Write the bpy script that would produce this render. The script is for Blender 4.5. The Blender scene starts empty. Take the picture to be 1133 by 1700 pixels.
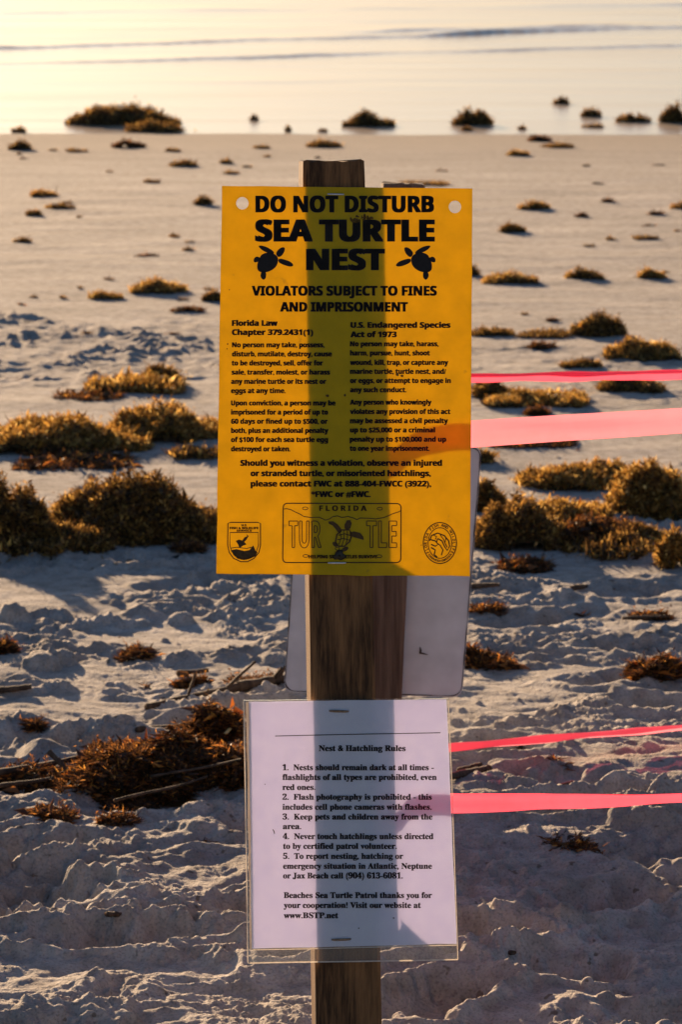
import bpy, math, random
import numpy as np
from mathutils import Vector
from mathutils.geometry import tessellate_polygon

sc = bpy.context.scene
COL = sc.collection
R = math.radians
rng = np.random.default_rng(7)

# ------------------------------------------------------------------ camera
FPX, HC, YH = 5956.0, 1.41, -250.0          # focal length in photo pixels, eye height, horizon row
PITCH = math.atan((850 - YH) / FPX)
cd = bpy.data.cameras.new('camera')
cam = bpy.data.objects.new('camera', cd)
COL.objects.link(cam)
sc.camera = cam
cam.location = (0, 0, HC)
cam.rotation_euler = (R(90) - PITCH, 0, 0)
cd.sensor_fit = 'VERTICAL'
cd.sensor_height = 36.0
cd.lens = 36.0 * FPX / 1700.0
cd.clip_start, cd.clip_end = 0.1, 9000
cd.dof.use_dof = True
cd.dof.focus_distance = 4.03
cd.dof.aperture_fstop = 20.0

# ------------------------------------------------------------------ light
SUN_AZ, SUN_EL = R(20), R(12)               # the sun stands low ahead, left of the view axis
world = bpy.data.worlds.new('World')
sc.world = world
world.use_nodes = True
wn = world.node_tree
sky = wn.nodes.new('ShaderNodeTexSky')
sky.sky_type = 'NISHITA'
sky.sun_disc = False
sky.sun_elevation = SUN_EL
sky.sun_rotation = -SUN_AZ
sky.altitude = 0
sky.air_density = 1.0
sky.dust_density = 1.2
sky.ozone_density = 3.0
bg = wn.nodes['Background']
bg.inputs['Strength'].default_value = 0.052
wb = wn.nodes.new('ShaderNodeMix'); wb.data_type = 'RGBA'; wb.blend_type = 'MULTIPLY'   # white balance of the sky
wb.inputs[0].default_value = 1.0
wb.inputs[7].default_value = (.95, .945, 1.0, 1)
wn.links.new(sky.outputs[0], wb.inputs[6])
wn.links.new(wb.outputs[2], bg.inputs[0])

sl = bpy.data.lights.new('sun', 'SUN')
sl.energy = 5.0
sl.angle = R(0.5)
sl.color = (1.0, 0.70, 0.42)
so = bpy.data.objects.new('sun', sl)
COL.objects.link(so)
sun_dir = Vector((-math.sin(SUN_AZ) * math.cos(SUN_EL), math.cos(SUN_AZ) * math.cos(SUN_EL), math.sin(SUN_EL)))
so.rotation_euler = sun_dir.to_track_quat('Z', 'Y').to_euler()

sc.view_settings.view_transform = 'Standard'
sc.view_settings.look = 'None'
sc.view_settings.exposure = 1.45
sc.view_settings.gamma = 1.0
sc.render.engine = 'CYCLES'
sc.cycles.use_denoising = True
sc.cycles.max_bounces = 8
sc.cycles.transparent_max_bounces = 16

# ------------------------------------------------------------------ measuring helpers
RIGHT = np.array((1.0, 0, 0))
FWD = np.array((0, math.cos(PITCH), -math.sin(PITCH)))
UP = np.array((0, math.sin(PITCH), math.cos(PITCH)))
CAM = np.array((0, 0, HC))


def ray(u, v):
    u = np.asarray(u, float); v = np.asarray(v, float)
    return ((u - 566.5) / FPX)[..., None] * RIGHT + (-(v - 850) / FPX)[..., None] * UP + FWD


def on_plane(u, v, p0, n):
    d = ray(u, v)
    p0 = np.asarray(p0, float); n = np.asarray(n, float)
    t = ((p0 - CAM) @ n) / (d @ n)
    return CAM + d * t[..., None]


def on_ground(u, v, z=0.0):
    return on_plane(np.array([u]), np.array([v]), (0, 0, z), (0, 0, 1))[0]


def at_depth(u, v, y):
    return on_plane(np.array([u]), np.array([v]), (0, y, 0), (0, 1, 0))[0]


# ------------------------------------------------------------------ noise
def _hash(ix, iy, seed):
    h = (ix.astype(np.int64) * 374761393 + iy.astype(np.int64) * 668265263 + seed * 144665) & 0xFFFFFFFF
    h = ((h ^ (h >> 13)) * 1274126177) & 0xFFFFFFFF
    h = h ^ (h >> 16)
    return h.astype(np.float64) / 4294967295.0 * 2 * math.pi


def gnoise(x, y, seed=0):
    x0 = np.floor(x); y0 = np.floor(y)
    fx = x - x0; fy = y - y0
    u = fx * fx * fx * (fx * (fx * 6 - 15) + 10)
    v = fy * fy * fy * (fy * (fy * 6 - 15) + 10)
    def g(dx, dy):
        a = _hash(x0 + dx, y0 + dy, seed)
        return np.cos(a) * (fx - dx) + np.sin(a) * (fy - dy)
    a = g(0, 0) * (1 - u) + g(1, 0) * u
    b = g(0, 1) * (1 - u) + g(1, 1) * u
    return (a * (1 - v) + b * v) * 1.5


def fbm(x, y, seed=0, oct=4, gain=.5):
    s = 0; a = 1.0
    for i in range(oct):
        s = s + a * gnoise(x, y, seed + i * 17)
        x = x * 2.03 + 11.3; y = y * 2.03 + 5.1
        a *= gain
    return s


def sstep(a, b, x):
    t = np.clip((x - a) / (b - a), 0, 1)
    return t * t * (3 - 2 * t)


# ------------------------------------------------------------------ shape of the beach
WATER_Z = -0.030
prng = np.random.default_rng(21)
PITS = []
for i in range(250):
    near_ = i < 190
    py_ = prng.uniform(3.2, 5.75) if near_ else prng.uniform(5.7, 7.8)
    px_ = prng.uniform(-1.6, 1.6)
    PITS.append((px_, py_, prng.uniform(.075, .145), prng.uniform(.05, .085), prng.uniform(-.5, .9), prng.uniform(.022, .046) * (1.0 if py_ < 5.2 else .62 if near_ else .42)))
CLODS = []
for i in range(380):                        # clods of damp sand kicked up
    py_ = prng.uniform(3.3, 8.4)
    CLODS.append((prng.uniform(-1.3, 1.3), py_, prng.uniform(.005, .013)))
CLODS += [(-.525, 6.15, .034), (-.49, 6.18, .026), (-.30, 6.55, .025), (-.12, 7.0, .024), (-.61, 6.55, .03)]


def beach_z(x, y):
    x = np.asarray(x, float); y = np.asarray(y, float)
    base = -0.022 * np.clip(y - 17.14, 0, 4.0) - 0.02 * np.clip(y - 21.14, 0, 400) + .0022 * gnoise(x / .9, y / 1.5, 4) * sstep(15., 17., y)
    base = np.maximum(base, -3.0)
    # broad undulation of the upper beach
    base = base + 0.010 * gnoise(x / 2.2, y / 2.6, 3) * sstep(17.0, 14.0, y)
    near = sstep(6.3, 5.0, y + .35 * gnoise(x / .6, y / .6, 41))
    mid = sstep(8.05, 7.0, y + .4 * gnoise(x / .5, y / .7, 42)) * (1 - near)
    patch = sstep(.0, .35, 1 - ((x + 1.0) / .85) ** 2 - ((y - 10.1) / .95) ** 2 + .5 * gnoise(x / .35, y / .5, 43))
    patch2 = .45 * sstep(.0, .4, 1 - ((x - .65) / .7) ** 2 - ((y - 9.6) / .7) ** 2 + .5 * gnoise(x / .35, y / .5, 44))
    rough = np.clip(patch + patch2, 0, 1)
    wx = x + .05 * gnoise(x / .2, y / .2, 5); wy = y + .05 * gnoise(x / .2, y / .2, 6)
    hum = fbm(wx / .27, wy / .30, 10, 3, .5)
    rid = 1 - np.abs(fbm(wx / .22, wy / .20, 30, 3, .5)) * 2.0
    med = fbm(wx / .11, wy / .068, 50, 3, .55)
    rid2 = 1 - np.abs(gnoise(wx / .07, wy / .055, 71)) * 2.2
    fine = np.abs(gnoise(x / .020, y / .020, 60)) + .55 * np.abs(gnoise(x / .0095, y / .0095, 61))
    crumb = sstep(-.25, .35, gnoise(x / .16, y / .14, 62))
    z = base
    sm = .10 + .90 * sstep(-.02, .28, gnoise(wx / .40, wy / .28, 63) + .35 * gnoise(wx / .12, wy / .09, 64))
    layer = 1 - np.abs(gnoise(wx / .075, wy / .034, 72)) * 2.2
    layer2 = 1 - np.abs(gnoise(wx / .042, wy / .018, 74)) * 2.2
    nod = fbm(x / .044, y / .030, 73, 2, .5)
    z = z + near * (.008 * hum + .004 * rid + (.5 + .5 * sm) * (.0065 * med + .004 * rid2 + .0036 * layer + .0022 * layer2 + .0036 * nod))
    z = z + mid * ((.003 * hum + .001 * rid) + sm * (.003 * hum + .008 * med + .006 * rid2 + .005 * layer + .002 * layer2 + .0058 * nod))
    z = z + rough * (.25 + .75 * sm) * (.014 * med + .009 * rid2 + .006 * nod)
    z = z + (near * (.45 + .55 * sm) + 1.25 * mid * sm + .14 * mid) * .0062 * fine * (.25 + .75 * crumb)
    z = z + near * .0018 * np.abs(gnoise(x / .0052, y / .0052, 65)) * crumb
    # smooth sand: very low wind ripples
    z = z + (1 - near) * sstep(16.5, 15.0, y) * (.0035 * fbm(x / .5, y / .22, 80, 3) + .0008 * np.abs(gnoise(x / .03, y / .03, 81)))
    fl = z.ravel() if z.ndim else None
    xf, yf = x.ravel(), y.ravel()
    zf = np.array(z, float).ravel()
    order = np.argsort(yf, kind='stable')
    ys = yf[order]
    for (a, b, ra, rb, th, dp) in PITS:
        i0, i1 = np.searchsorted(ys, (b - .25, b + .25))
        if i0 == i1: continue
        idx = order[i0:i1]
        idx = idx[np.abs(xf[idx] - a) < .25]
        if not len(idx): continue
        dx = xf[idx] - a; dy = yf[idx] - b
        c, s = math.cos(th), math.sin(th)
        r = np.sqrt(((dx * c + dy * s) / ra) ** 2 + ((-dx * s + dy * c) / rb) ** 2) + .30 * gnoise(xf[idx] / .05, yf[idx] / .05, 91) + .12 * gnoise(xf[idx] / .017, yf[idx] / .017, 93)
        zf[idx] += -dp * (1 - sstep(.45, 1.0, r)) + dp * .36 * np.exp(-((r - 1.18) / .22) ** 2)
    for (a, b, ra) in CLODS:
        i0, i1 = np.searchsorted(ys, (b - ra * 1.3, b + ra * 1.3))
        if i0 == i1: continue
        idx = order[i0:i1]
        idx = idx[np.abs(xf[idx] - a) < ra * 1.3]
        if not len(idx): continue
        dx = xf[idx] - a; dy = yf[idx] - b
        r2 = (dx * dx + dy * dy) / (ra * ra) * (1 + .5 * gnoise(xf[idx] / .012, yf[idx] / .012, 92))
        zf[idx] += .75 * ra * np.sqrt(np.clip(1 - r2, 0, 1))
    return zf.reshape(x.shape)


def gz(x, y):
    return float(beach_z(np.array([x]), np.array([y]))[0])


# ------------------------------------------------------------------ mesh helpers
def raw_mesh(name, V, F4=None, F3=None, smooth=True):
    me = bpy.data.meshes.new(name)
    V = np.asarray(V, np.float32)
    nf4 = 0 if F4 is None else len(F4)
    nf3 = 0 if F3 is None else len(F3)
    me.vertices.add(len(V)); me.vertices.foreach_set('co', V.ravel())
    loops = []
    if nf4: loops.append(np.asarray(F4, np.int32).ravel())
    if nf3: loops.append(np.asarray(F3, np.int32).ravel())
    L = np.concatenate(loops)
    me.loops.add(len(L)); me.loops.foreach_set('vertex_index', L)
    starts = np.concatenate([np.arange(nf4) * 4, nf4 * 4 + np.arange(nf3) * 3]).astype(np.int32)
    me.polygons.add(nf4 + nf3)
    me.polygons.foreach_set('loop_start', starts)
    me.polygons.foreach_set('use_smooth', np.full(nf4 + nf3, smooth))
    me.update(calc_edges=True)
    me.validate()
    return me


def link(name, me, mats, parent=None):
    o = bpy.data.objects.new(name, me)
    COL.objects.link(o)
    for m in (mats if isinstance(mats, (list, tuple)) else [mats]):
        me.materials.append(m)
    if parent: o.parent = parent
    return o


def tag(o, label, cat, group=None):
    o['label'] = label; o['category'] = cat
    if group: o['group'] = group
    return o


def empty(name, loc=(0, 0, 0)):
    o = bpy.data.objects.new(name, None)
    COL.objects.link(o)
    o.location = loc
    o.empty_display_size = .05
    return o


def polar_grid(rows, cols):
    """rows: distances, cols: angles (from +Y, clockwise), closed round the circle, with a centre vertex"""
    A, D = np.meshgrid(cols, rows)
    x = D * np.sin(A); y = D * np.cos(A)
    nr, nc = x.shape
    i = np.arange(nr - 1)[:, None] * nc + np.arange(nc)[None, :]
    j = np.arange(nr - 1)[:, None] * nc + (np.arange(nc)[None, :] + 1) % nc
    F4 = np.stack([i, j, j + nc, i + nc], -1).reshape(-1, 4)[:, ::-1]
    return x, y, F4, nr, nc


# ------------------------------------------------------------------ materials
def new_mat(name):
    m = bpy.data.materials.new(name)
    m.use_nodes = True
    nt = m.node_tree
    nt.nodes.clear()
    out = nt.nodes.new('ShaderNodeOutputMaterial')
    return m, nt, out


def N(nt, typ, **kw):
    n = nt.nodes.new(typ)
    for k, v in kw.items():
        if k in ('blend_type', 'data_type', 'operation', 'noise_dimensions', 'bands_direction', 'wave_type'):
            setattr(n, k, v)
        else:
            n.inputs[k].default_value = v
    return n


def ramp(nt, fac, stops):
    r = nt.nodes.new('ShaderNodeValToRGB')
    e = r.color_ramp.elements
    while len(e) < len(stops): e.new(.5)
    for k, (p, c) in enumerate(stops):
        e[k].position = p
        e[k].color = (*c, 1)
    nt.links.new(fac, r.inputs[0])
    return r


def coords(nt, scale=(1, 1, 1), kind='Object'):
    tc = nt.nodes.new('ShaderNodeTexCoord')
    mp = nt.nodes.new('ShaderNodeMapping')
    mp.inputs['Scale'].default_value = scale
    nt.links.new(tc.outputs[kind], mp.inputs[0])
    return mp.outputs[0]


def mixc(nt, fac, a, b):
    m = nt.nodes.new('ShaderNodeMix'); m.data_type = 'RGBA'
    if isinstance(fac, (int, float)): m.inputs[0].default_value = fac
    else: nt.links.new(fac, m.inputs[0])
    for k, v in ((6, a), (7, b)):
        if isinstance(v, tuple): m.inputs[k].default_value = (*v, 1)
        else: nt.links.new(v, m.inputs[k])
    return m.outputs[2]


def mat_sand():
    m, nt, out = new_mat('sand')
    L = nt.links.new
    p = nt.nodes.new('ShaderNodeBsdfPrincipled')
    co = coords(nt)
    cs = coords(nt, (.9, 2.2, 1))
    n1 = N(nt, 'ShaderNodeTexNoise', Scale=2.2, Detail=5.0); L(cs, n1.inputs['Vector'])
    n2 = N(nt, 'ShaderNodeTexNoise', Scale=260.0, Detail=2.0); L(co, n2.inputs['Vector'])
    n3 = N(nt, 'ShaderNodeTexNoise', Scale=30.0, Detail=4.0); L(co, n3.inputs['Vector'])
    c1 = ramp(nt, n1.outputs[0], [(.32, (.30, .27, .24)), (.55, (.36, .325, .29)), (.72, (.43, .39, .35))])
    c2 = ramp(nt, n2.outputs[0], [(.30, (.62, .60, .59)), (.46, (.97, .97, .97)), (.75, (1.16, 1.14, 1.12))])
    c3 = ramp(nt, n3.outputs[0], [(.32, (.66, .64, .62)), (.60, (1.08, 1.08, 1.08))])
    mu = N(nt, 'ShaderNodeMix', data_type='RGBA', blend_type='MULTIPLY'); mu.inputs[0].default_value = .8
    L(c1.outputs[0], mu.inputs[6]); L(c2.outputs[0], mu.inputs[7])
    mu2 = N(nt, 'ShaderNodeMix', data_type='RGBA', blend_type='MULTIPLY'); mu2.inputs[0].default_value = .8
    L(mu.outputs[2], mu2.inputs[6]); L(c3.outputs[0], mu2.inputs[7])
    # scattered dark crumbs of weed and shell
    n5 = N(nt, 'ShaderNodeTexNoise', Scale=48.0, Detail=2.0); L(co, n5.inputs['Vector'])
    f5 = ramp(nt, n5.outputs[0], [(.685, (0, 0, 0)), (.73, (.75, .75, .75))])
    crumbs = mixc(nt, f5.outputs[0], mu2.outputs[2], (.10, .07, .045))
    # damp strip along the water's edge
    sx = nt.nodes.new('ShaderNodeSeparateXYZ')
    tc = nt.nodes.new('ShaderNodeTexCoord'); L(tc.outputs['Object'], sx.inputs[0])
    mr = nt.nodes.new('ShaderNodeMapRange'); mr.inputs[1].default_value = 15.5; mr.inputs[2].default_value = 18.2
    mr.interpolation_type = 'SMOOTHSTEP'
    L(sx.outputs[1], mr.inputs[0])
    wet = mixc(nt, mr.outputs[0], crumbs, (.22, .185, .155))
    L(wet, p.inputs['Base Color'])
    p.inputs['Roughness'].default_value = .95
    p.inputs['Specular IOR Level'].default_value = .15
    bm = N(nt, 'ShaderNodeBump', Strength=.9, Distance=.0045)
    n4 = N(nt, 'ShaderNodeTexNoise', Scale=170.0, Detail=3.0, Roughness=.7); L(co, n4.inputs['Vector'])
    L(n4.outputs[0], bm.inputs['Height'])
    L(bm.outputs[0], p.inputs['Normal'])
    L(p.outputs[0], out.inputs[0])
    return m


def mat_water():
    m, nt, out = new_mat('sea_water')
    L = nt.links.new
    p = nt.nodes.new('ShaderNodeBsdfPrincipled')
    p.inputs['Base Color'].default_value = (.20, .165, .125, 1)
    p.inputs['Roughness'].default_value = .18
    p.inputs['IOR'].default_value = 1.33
    co = coords(nt, (.35, 2.4, 1))
    n1 = N(nt, 'ShaderNodeTexNoise', Scale=3.0, Detail=5.0, Roughness=.55); L(co, n1.inputs['Vector'])
    bm = N(nt, 'ShaderNodeBump', Strength=.12, Distance=.02)
    L(n1.outputs[0], bm.inputs['Height']); L(bm.outputs[0], p.inputs['Normal'])
    # peach diffuse streaks mixed in to dim the sky reflection and carry its tone
    c2 = coords(nt, (.12, 1.6, 1))
    n2 = N(nt, 'ShaderNodeTexNoise', Scale=1.6, Detail=6.0, Roughness=.6); L(c2, n2.inputs['Vector'])
    f = ramp(nt, n2.outputs[0], [(.30, (.18, .18, .18)), (.75, (.42, .42, .42))])
    d = N(nt, 'ShaderNodeBsdfDiffuse'); d.inputs[0].default_value = (.58, .45, .31, 1)
    mx = nt.nodes.new('ShaderNodeMixShader'); L(f.outputs[0], mx.inputs[0])
    L(p.outputs[0], mx.inputs[1]); L(d.outputs[0], mx.inputs[2])
    L(mx.outputs[0], out.inputs[0])
    return m


def mat_weed(name, stops, trans=.5, tint=1.0):
    m, nt, out = new_mat(name)
    L = nt.links.new
    g = nt.nodes.new('ShaderNodeNewGeometry')
    r = ramp(nt, g.outputs['Random Per Island'], stops)
    d = N(nt, 'ShaderNodeBsdfDiffuse'); t = N(nt, 'ShaderNodeBsdfTranslucent')
    gl = N(nt, 'ShaderNodeBsdfGlossy', Roughness=.45)
    gl.inputs[0].default_value = (.5, .5, .5, 1)
    L(r.outputs[0], d.inputs[0]); L(r.outputs[0], t.inputs[0])
    mx = nt.nodes.new('ShaderNodeMixShader'); mx.inputs[0].default_value = trans
    L(d.outputs[0], mx.inputs[1]); L(t.outputs[0], mx.inputs[2])
    m2 = nt.nodes.new('ShaderNodeMixShader'); m2.inputs[0].default_value = .06
    L(mx.outputs[0], m2.inputs[1]); L(gl.outputs[0], m2.inputs[2])
    L(m2.outputs[0], out.inputs[0])
    return m


def mat_plain(name, col, rough=.6, spec=.3, noise=0.0, nscale=60, metal=0.0, scl=(1, 1, 1)):
    m, nt, out = new_mat(name)
    L = nt.links.new
    p = nt.nodes.new('ShaderNodeBsdfPrincipled')
    co = coords(nt, scl)
    n = N(nt, 'ShaderNodeTexNoise', Scale=float(nscale), Detail=4.0); L(co, n.inputs['Vector'])
    a = tuple(c * (1 - noise) for c in col); b = tuple(min(1, c * (1 + noise)) for c in col)
    r = ramp(nt, n.outputs[0], [(.3, a), (.7, b)])
    L(r.outputs[0], p.inputs['Base Color'])
    p.inputs['Roughness'].default_value = rough
    p.inputs['Specular IOR Level'].default_value = spec
    p.inputs['Metallic'].default_value = metal
    L(p.outputs[0], out.inputs[0])
    return m


def mat_wood(name, dark, light, scale=1.0, seed=0.0):
    m, nt, out = new_mat(name)
    L = nt.links.new
    p = nt.nodes.new('ShaderNodeBsdfPrincipled')
    tc = nt.nodes.new('ShaderNodeTexCoord')
    mp = nt.nodes.new('ShaderNodeMapping'); mp.inputs['Scale'].default_value = (1, 1, .055); mp.inputs['Location'].default_value = (seed, seed * .7, seed * .3)
    L(tc.outputs['Object'], mp.inputs[0])
    n0 = N(nt, 'ShaderNodeTexNoise', Scale=9.0, Detail=2.0, Distortion=.3); L(mp.outputs[0], n0.inputs['Vector'])
    mm = N(nt, 'ShaderNodeMath', operation='MULTIPLY'); mm.inputs[1].default_value = 34.0 * scale
    L(n0.outputs[0], mm.inputs[0])
    sn = N(nt, 'ShaderNodeMath', operation='SINE'); L(mm.outputs[0], sn.inputs[0])
    n1 = N(nt, 'ShaderNodeTexNoise', Scale=160.0, Detail=4.0); L(mp.outputs[0], n1.inputs['Vector'])
    ad = N(nt, 'ShaderNodeMath', operation='MULTIPLY_ADD'); ad.inputs[1].default_value = .15
    L(sn.outputs[0], ad.inputs[0]); L(n1.outputs[0], ad.inputs[2])
    m2 = nt.nodes.new('ShaderNodeMapping'); m2.inputs['Scale'].default_value = (1, 1, .018); m2.inputs['Location'].default_value = (seed, 1, 2)
    L(tc.outputs['Object'], m2.inputs[0])
    n3 = N(nt, 'ShaderNodeTexNoise', Scale=420.0, Detail=3.0, Roughness=.7); L(m2.outputs[0], n3.inputs['Vector'])
    a2 = N(nt, 'ShaderNodeMath', operation='MULTIPLY_ADD'); a2.inputs[1].default_value = .85
    L(n3.outputs[0], a2.inputs[0]); L(ad.outputs[0], a2.inputs[2])
    a3 = N(nt, 'ShaderNodeMath', operation='SUBTRACT'); a3.inputs[1].default_value = .425
    L(a2.outputs[0], a3.inputs[0])
    ad = a3
    r = ramp(nt, ad.outputs[0], [(.22, dark), (.5, tuple((a + b) / 2 for a, b in zip(dark, light))), (.82, light)])
    L(r.outputs[0], p.inputs['Base Color'])
    p.inputs['Roughness'].default_value = .8
    p.inputs['Specular IOR Level'].default_value = .2
    bm = N(nt, 'ShaderNodeBump', Strength=.35, Distance=.002); L(ad.outputs[0], bm.inputs['Height']); L(bm.outputs[0], p.inputs['Normal'])
    L(p.outputs[0], out.inputs[0])
    return m


def mat_sheet(name, refl, trans, mix, rough=.4, gloss=.03, mottling=.04, mscale=90.0, specks=None):
    """thin translucent sheet: reflects on the lit side and glows when lit from behind"""
    m, nt, out = new_mat(name)
    L = nt.links.new
    co = coords(nt)
    n = N(nt, 'ShaderNodeTexNoise', Scale=mscale, Detail=5.0, Roughness=.65); L(co, n.inputs['Vector'])
    def col(c):
        return ramp(nt, n.outputs[0], [(.3, tuple(v * (1 - mottling) for v in c)), (.7, tuple(min(1., v * (1 + mottling)) for v in c))]).outputs[0]
    cr, ct = col(refl), col(trans)
    if specks:
        n2 = N(nt, 'ShaderNodeTexNoise', Scale=55.0, Detail=3.0); L(co, n2.inputs['Vector'])
        f = ramp(nt, n2.outputs[0], [(.70, (0, 0, 0)), (.76, (.6, .6, .6))])
        cr = mixc(nt, f.outputs[0], cr, specks); ct = mixc(nt, f.outputs[0], ct, specks)
    d = N(nt, 'ShaderNodeBsdfDiffuse'); t = N(nt, 'ShaderNodeBsdfTranslucent')
    L(cr, d.inputs[0]); L(ct, t.inputs[0])
    mx = nt.nodes.new('ShaderNodeMixShader'); mx.inputs[0].default_value = mix
    L(d.outputs[0], mx.inputs[1]); L(t.outputs[0], mx.inputs[2])
    gl = N(nt, 'ShaderNodeBsdfGlossy', Roughness=rough)
    m2 = nt.nodes.new('ShaderNodeMixShader'); m2.inputs[0].default_value = gloss
    L(mx.outputs[0], m2.inputs[1]); L(gl.outputs[0], m2.inputs[2])
    L(m2.outputs[0], out.inputs[0])
    return m


def mat_film():
    m, nt, out = new_mat('clear_plastic')
    L = nt.links.new
    t = N(nt, 'ShaderNodeBsdfTransparent'); t.inputs[0].default_value = (.97, .97, .96, 1)
    d = N(nt, 'ShaderNodeBsdfDiffuse'); d.inputs[0].default_value = (.7, .7, .68, 1)
    g = N(nt, 'ShaderNodeBsdfGlossy', Roughness=.12)
    a = nt.nodes.new('ShaderNodeMixShader'); a.inputs[0].default_value = .06
    L(t.outputs[0], a.inputs[1]); L(d.outputs[0], a.inputs[2])
    fr = nt.nodes.new('ShaderNodeFresnel'); fr.inputs[0].default_value = 1.4
    b = nt.nodes.new('ShaderNodeMixShader'); L(fr.outputs[0], b.inputs[0])
    L(a.outputs[0], b.inputs[1]); L(g.outputs[0], b.inputs[2])
    L(b.outputs[0], out.inputs[0])
    return m


SAND = mat_sand()
WATER = mat_water()
WEED_G = mat_weed('sargassum_golden', [(0, (.07, .038, .010)), (.3, (.19, .10, .022)), (.55, (.40, .205, .040)), (.8, (.60, .33, .065)), (1, (1.0, .72, .25))], .62)  # brightest stops raised to stand in for backlit leaf tips
WEED_R = mat_weed('sargassum_rusty', [(0, (.035, .016, .008)), (.45, (.09, .042, .016)), (.78, (.22, .095, .028)), (.92, (.46, .18, .035)), (1, (.85, .42, .08))], .52)
WEED_SHADED = mat_weed('sargassum_shaded', [(0, (.05, .027, .009)), (.45, (.14, .074, .018)), (.8, (.34, .175, .038)), (1, (.95, .60, .16))], .56)  # darker copy of the golden leaves, shade put into the colour
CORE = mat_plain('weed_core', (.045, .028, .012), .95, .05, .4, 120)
WOOD = mat_wood('weathered_pine', (.040, .019, .008), (.21, .102, .040), 1.3, 0.0)
WOOD2 = mat_wood('weathered_pine_grey', (.07, .038, .025), (.19, .115, .08), 1.4, 3.7)
STICKM = mat_wood('driftwood', (.035, .022, .014), (.11, .07, .045), 1.2, 5.0)
REED = mat_sheet('pale_reed', (.55, .42, .18), (.6, .45, .15), .45, .4, .04, .2, 120)
AMBER = mat_sheet('amber_plastic', (.64, .46, .003), (.70, .475, .0), .47, .35, .012, .07, 45, (.44, .30, .02))
PAPER = mat_sheet('white_paper', (.86, .90, 1.0), (.86, .80, 1.0), .30, .5, .02, .03, 60)
PAPER2 = mat_sheet('old_paper', (.60, .55, .50), (.5, .4, .3), .35, .5, .02, .1, 40)
INK = mat_plain('black_ink', (.012, .010, .010), .6, .2, .2, 300)
INK2 = mat_plain('brown_ink', (.060, .032, .008), .6, .2, .3, 300)
STEEL = mat_plain('staple_steel', (.55, .56, .58), .3, .5, .1, 200, 1.0)
RUST = mat_plain('rusty_steel', (.22, .15, .10), .55, .4, .4, 300, .6)
ALU = mat_plain('dull_aluminium', (.55, .54, .56), .7, .3, .10, 25, .0)
GRIME = mat_plain('grime', (.06, .045, .035), .9, .1, .5, 200)
TAPE = mat_sheet('pink_flagging_tape', (.90, .20, .29), (.95, .27, .35), .62, .3, .05, .04, 25)
TAPE2 = TAPE.copy(); TAPE2.name = 'doubled_flagging_tape'
TAPE3 = mat_sheet('folded_flagging_tape', (.80, .06, .13), (.90, .10, .17), .62, .3, .05, .06, 30)
_nt = TAPE.node_tree                           # a thin film: part of the light goes straight through, tinted
_out = [n for n in _nt.nodes if n.type == 'OUTPUT_MATERIAL'][0]
_src = _out.inputs[0].links[0].from_socket
_tr = N(_nt, 'ShaderNodeBsdfTransparent'); _tr.inputs[0].default_value = (1, .16, .25, 1)
_mx = _nt.nodes.new('ShaderNodeMixShader'); _mx.inputs[0].default_value = .30
_nt.links.new(_src, _mx.inputs[1]); _nt.links.new(_tr.outputs[0], _mx.inputs[2]); _nt.links.new(_mx.outputs[0], _out.inputs[0])
_nt = TAPE3.node_tree
_out = [n for n in _nt.nodes if n.type == 'OUTPUT_MATERIAL'][0]
_src = _out.inputs[0].links[0].from_socket
_tr = N(_nt, 'ShaderNodeBsdfTransparent'); _tr.inputs[0].default_value = (1, .10, .30, 1)
_mx = _nt.nodes.new('ShaderNodeMixShader'); _mx.inputs[0].default_value = .15
_nt.links.new(_src, _mx.inputs[1]); _nt.links.new(_tr.outputs[0], _mx.inputs[2]); _nt.links.new(_mx.outputs[0], _out.inputs[0])
FILM = mat_film()
BUG = mat_plain('dark_insect', (.02, .015, .008), .5, .3, .3, 200)

# ------------------------------------------------------------------ ground and sea
front = np.linspace(-R(6.6), R(6.6), 860)
side = R(6.6) + (R(46) - R(6.6)) * (np.linspace(0, 1, 170)[1:] ** 1.7)
back = np.linspace(R(46), R(314), 60)[1:-1]
cols = np.concatenate([front, side, back, (2 * math.pi - side)[::-1]])
vv = np.arange(1790, 175, -1.5)
r_dense = (HC * FPX) / (vv - YH)
d_exact = np.array([on_ground(566.5, v)[1] for v in vv])
rows = np.concatenate([[0.02], np.linspace(.3, d_exact[0], 30)[:-1], d_exact, np.geomspace(d_exact[-1], 60, 30)[1:], np.geomspace(60, 6000, 20)[1:]])
gx, gy, F4, nr, nc = polar_grid(rows, cols)
gzv = beach_z(gx, gy)
me = raw_mesh('beach_sand', np.stack([gx, gy, gzv], -1).reshape(-1, 3), F4)
o = link('beach_sand', me, SAND); o['kind'] = 'structure'


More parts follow.
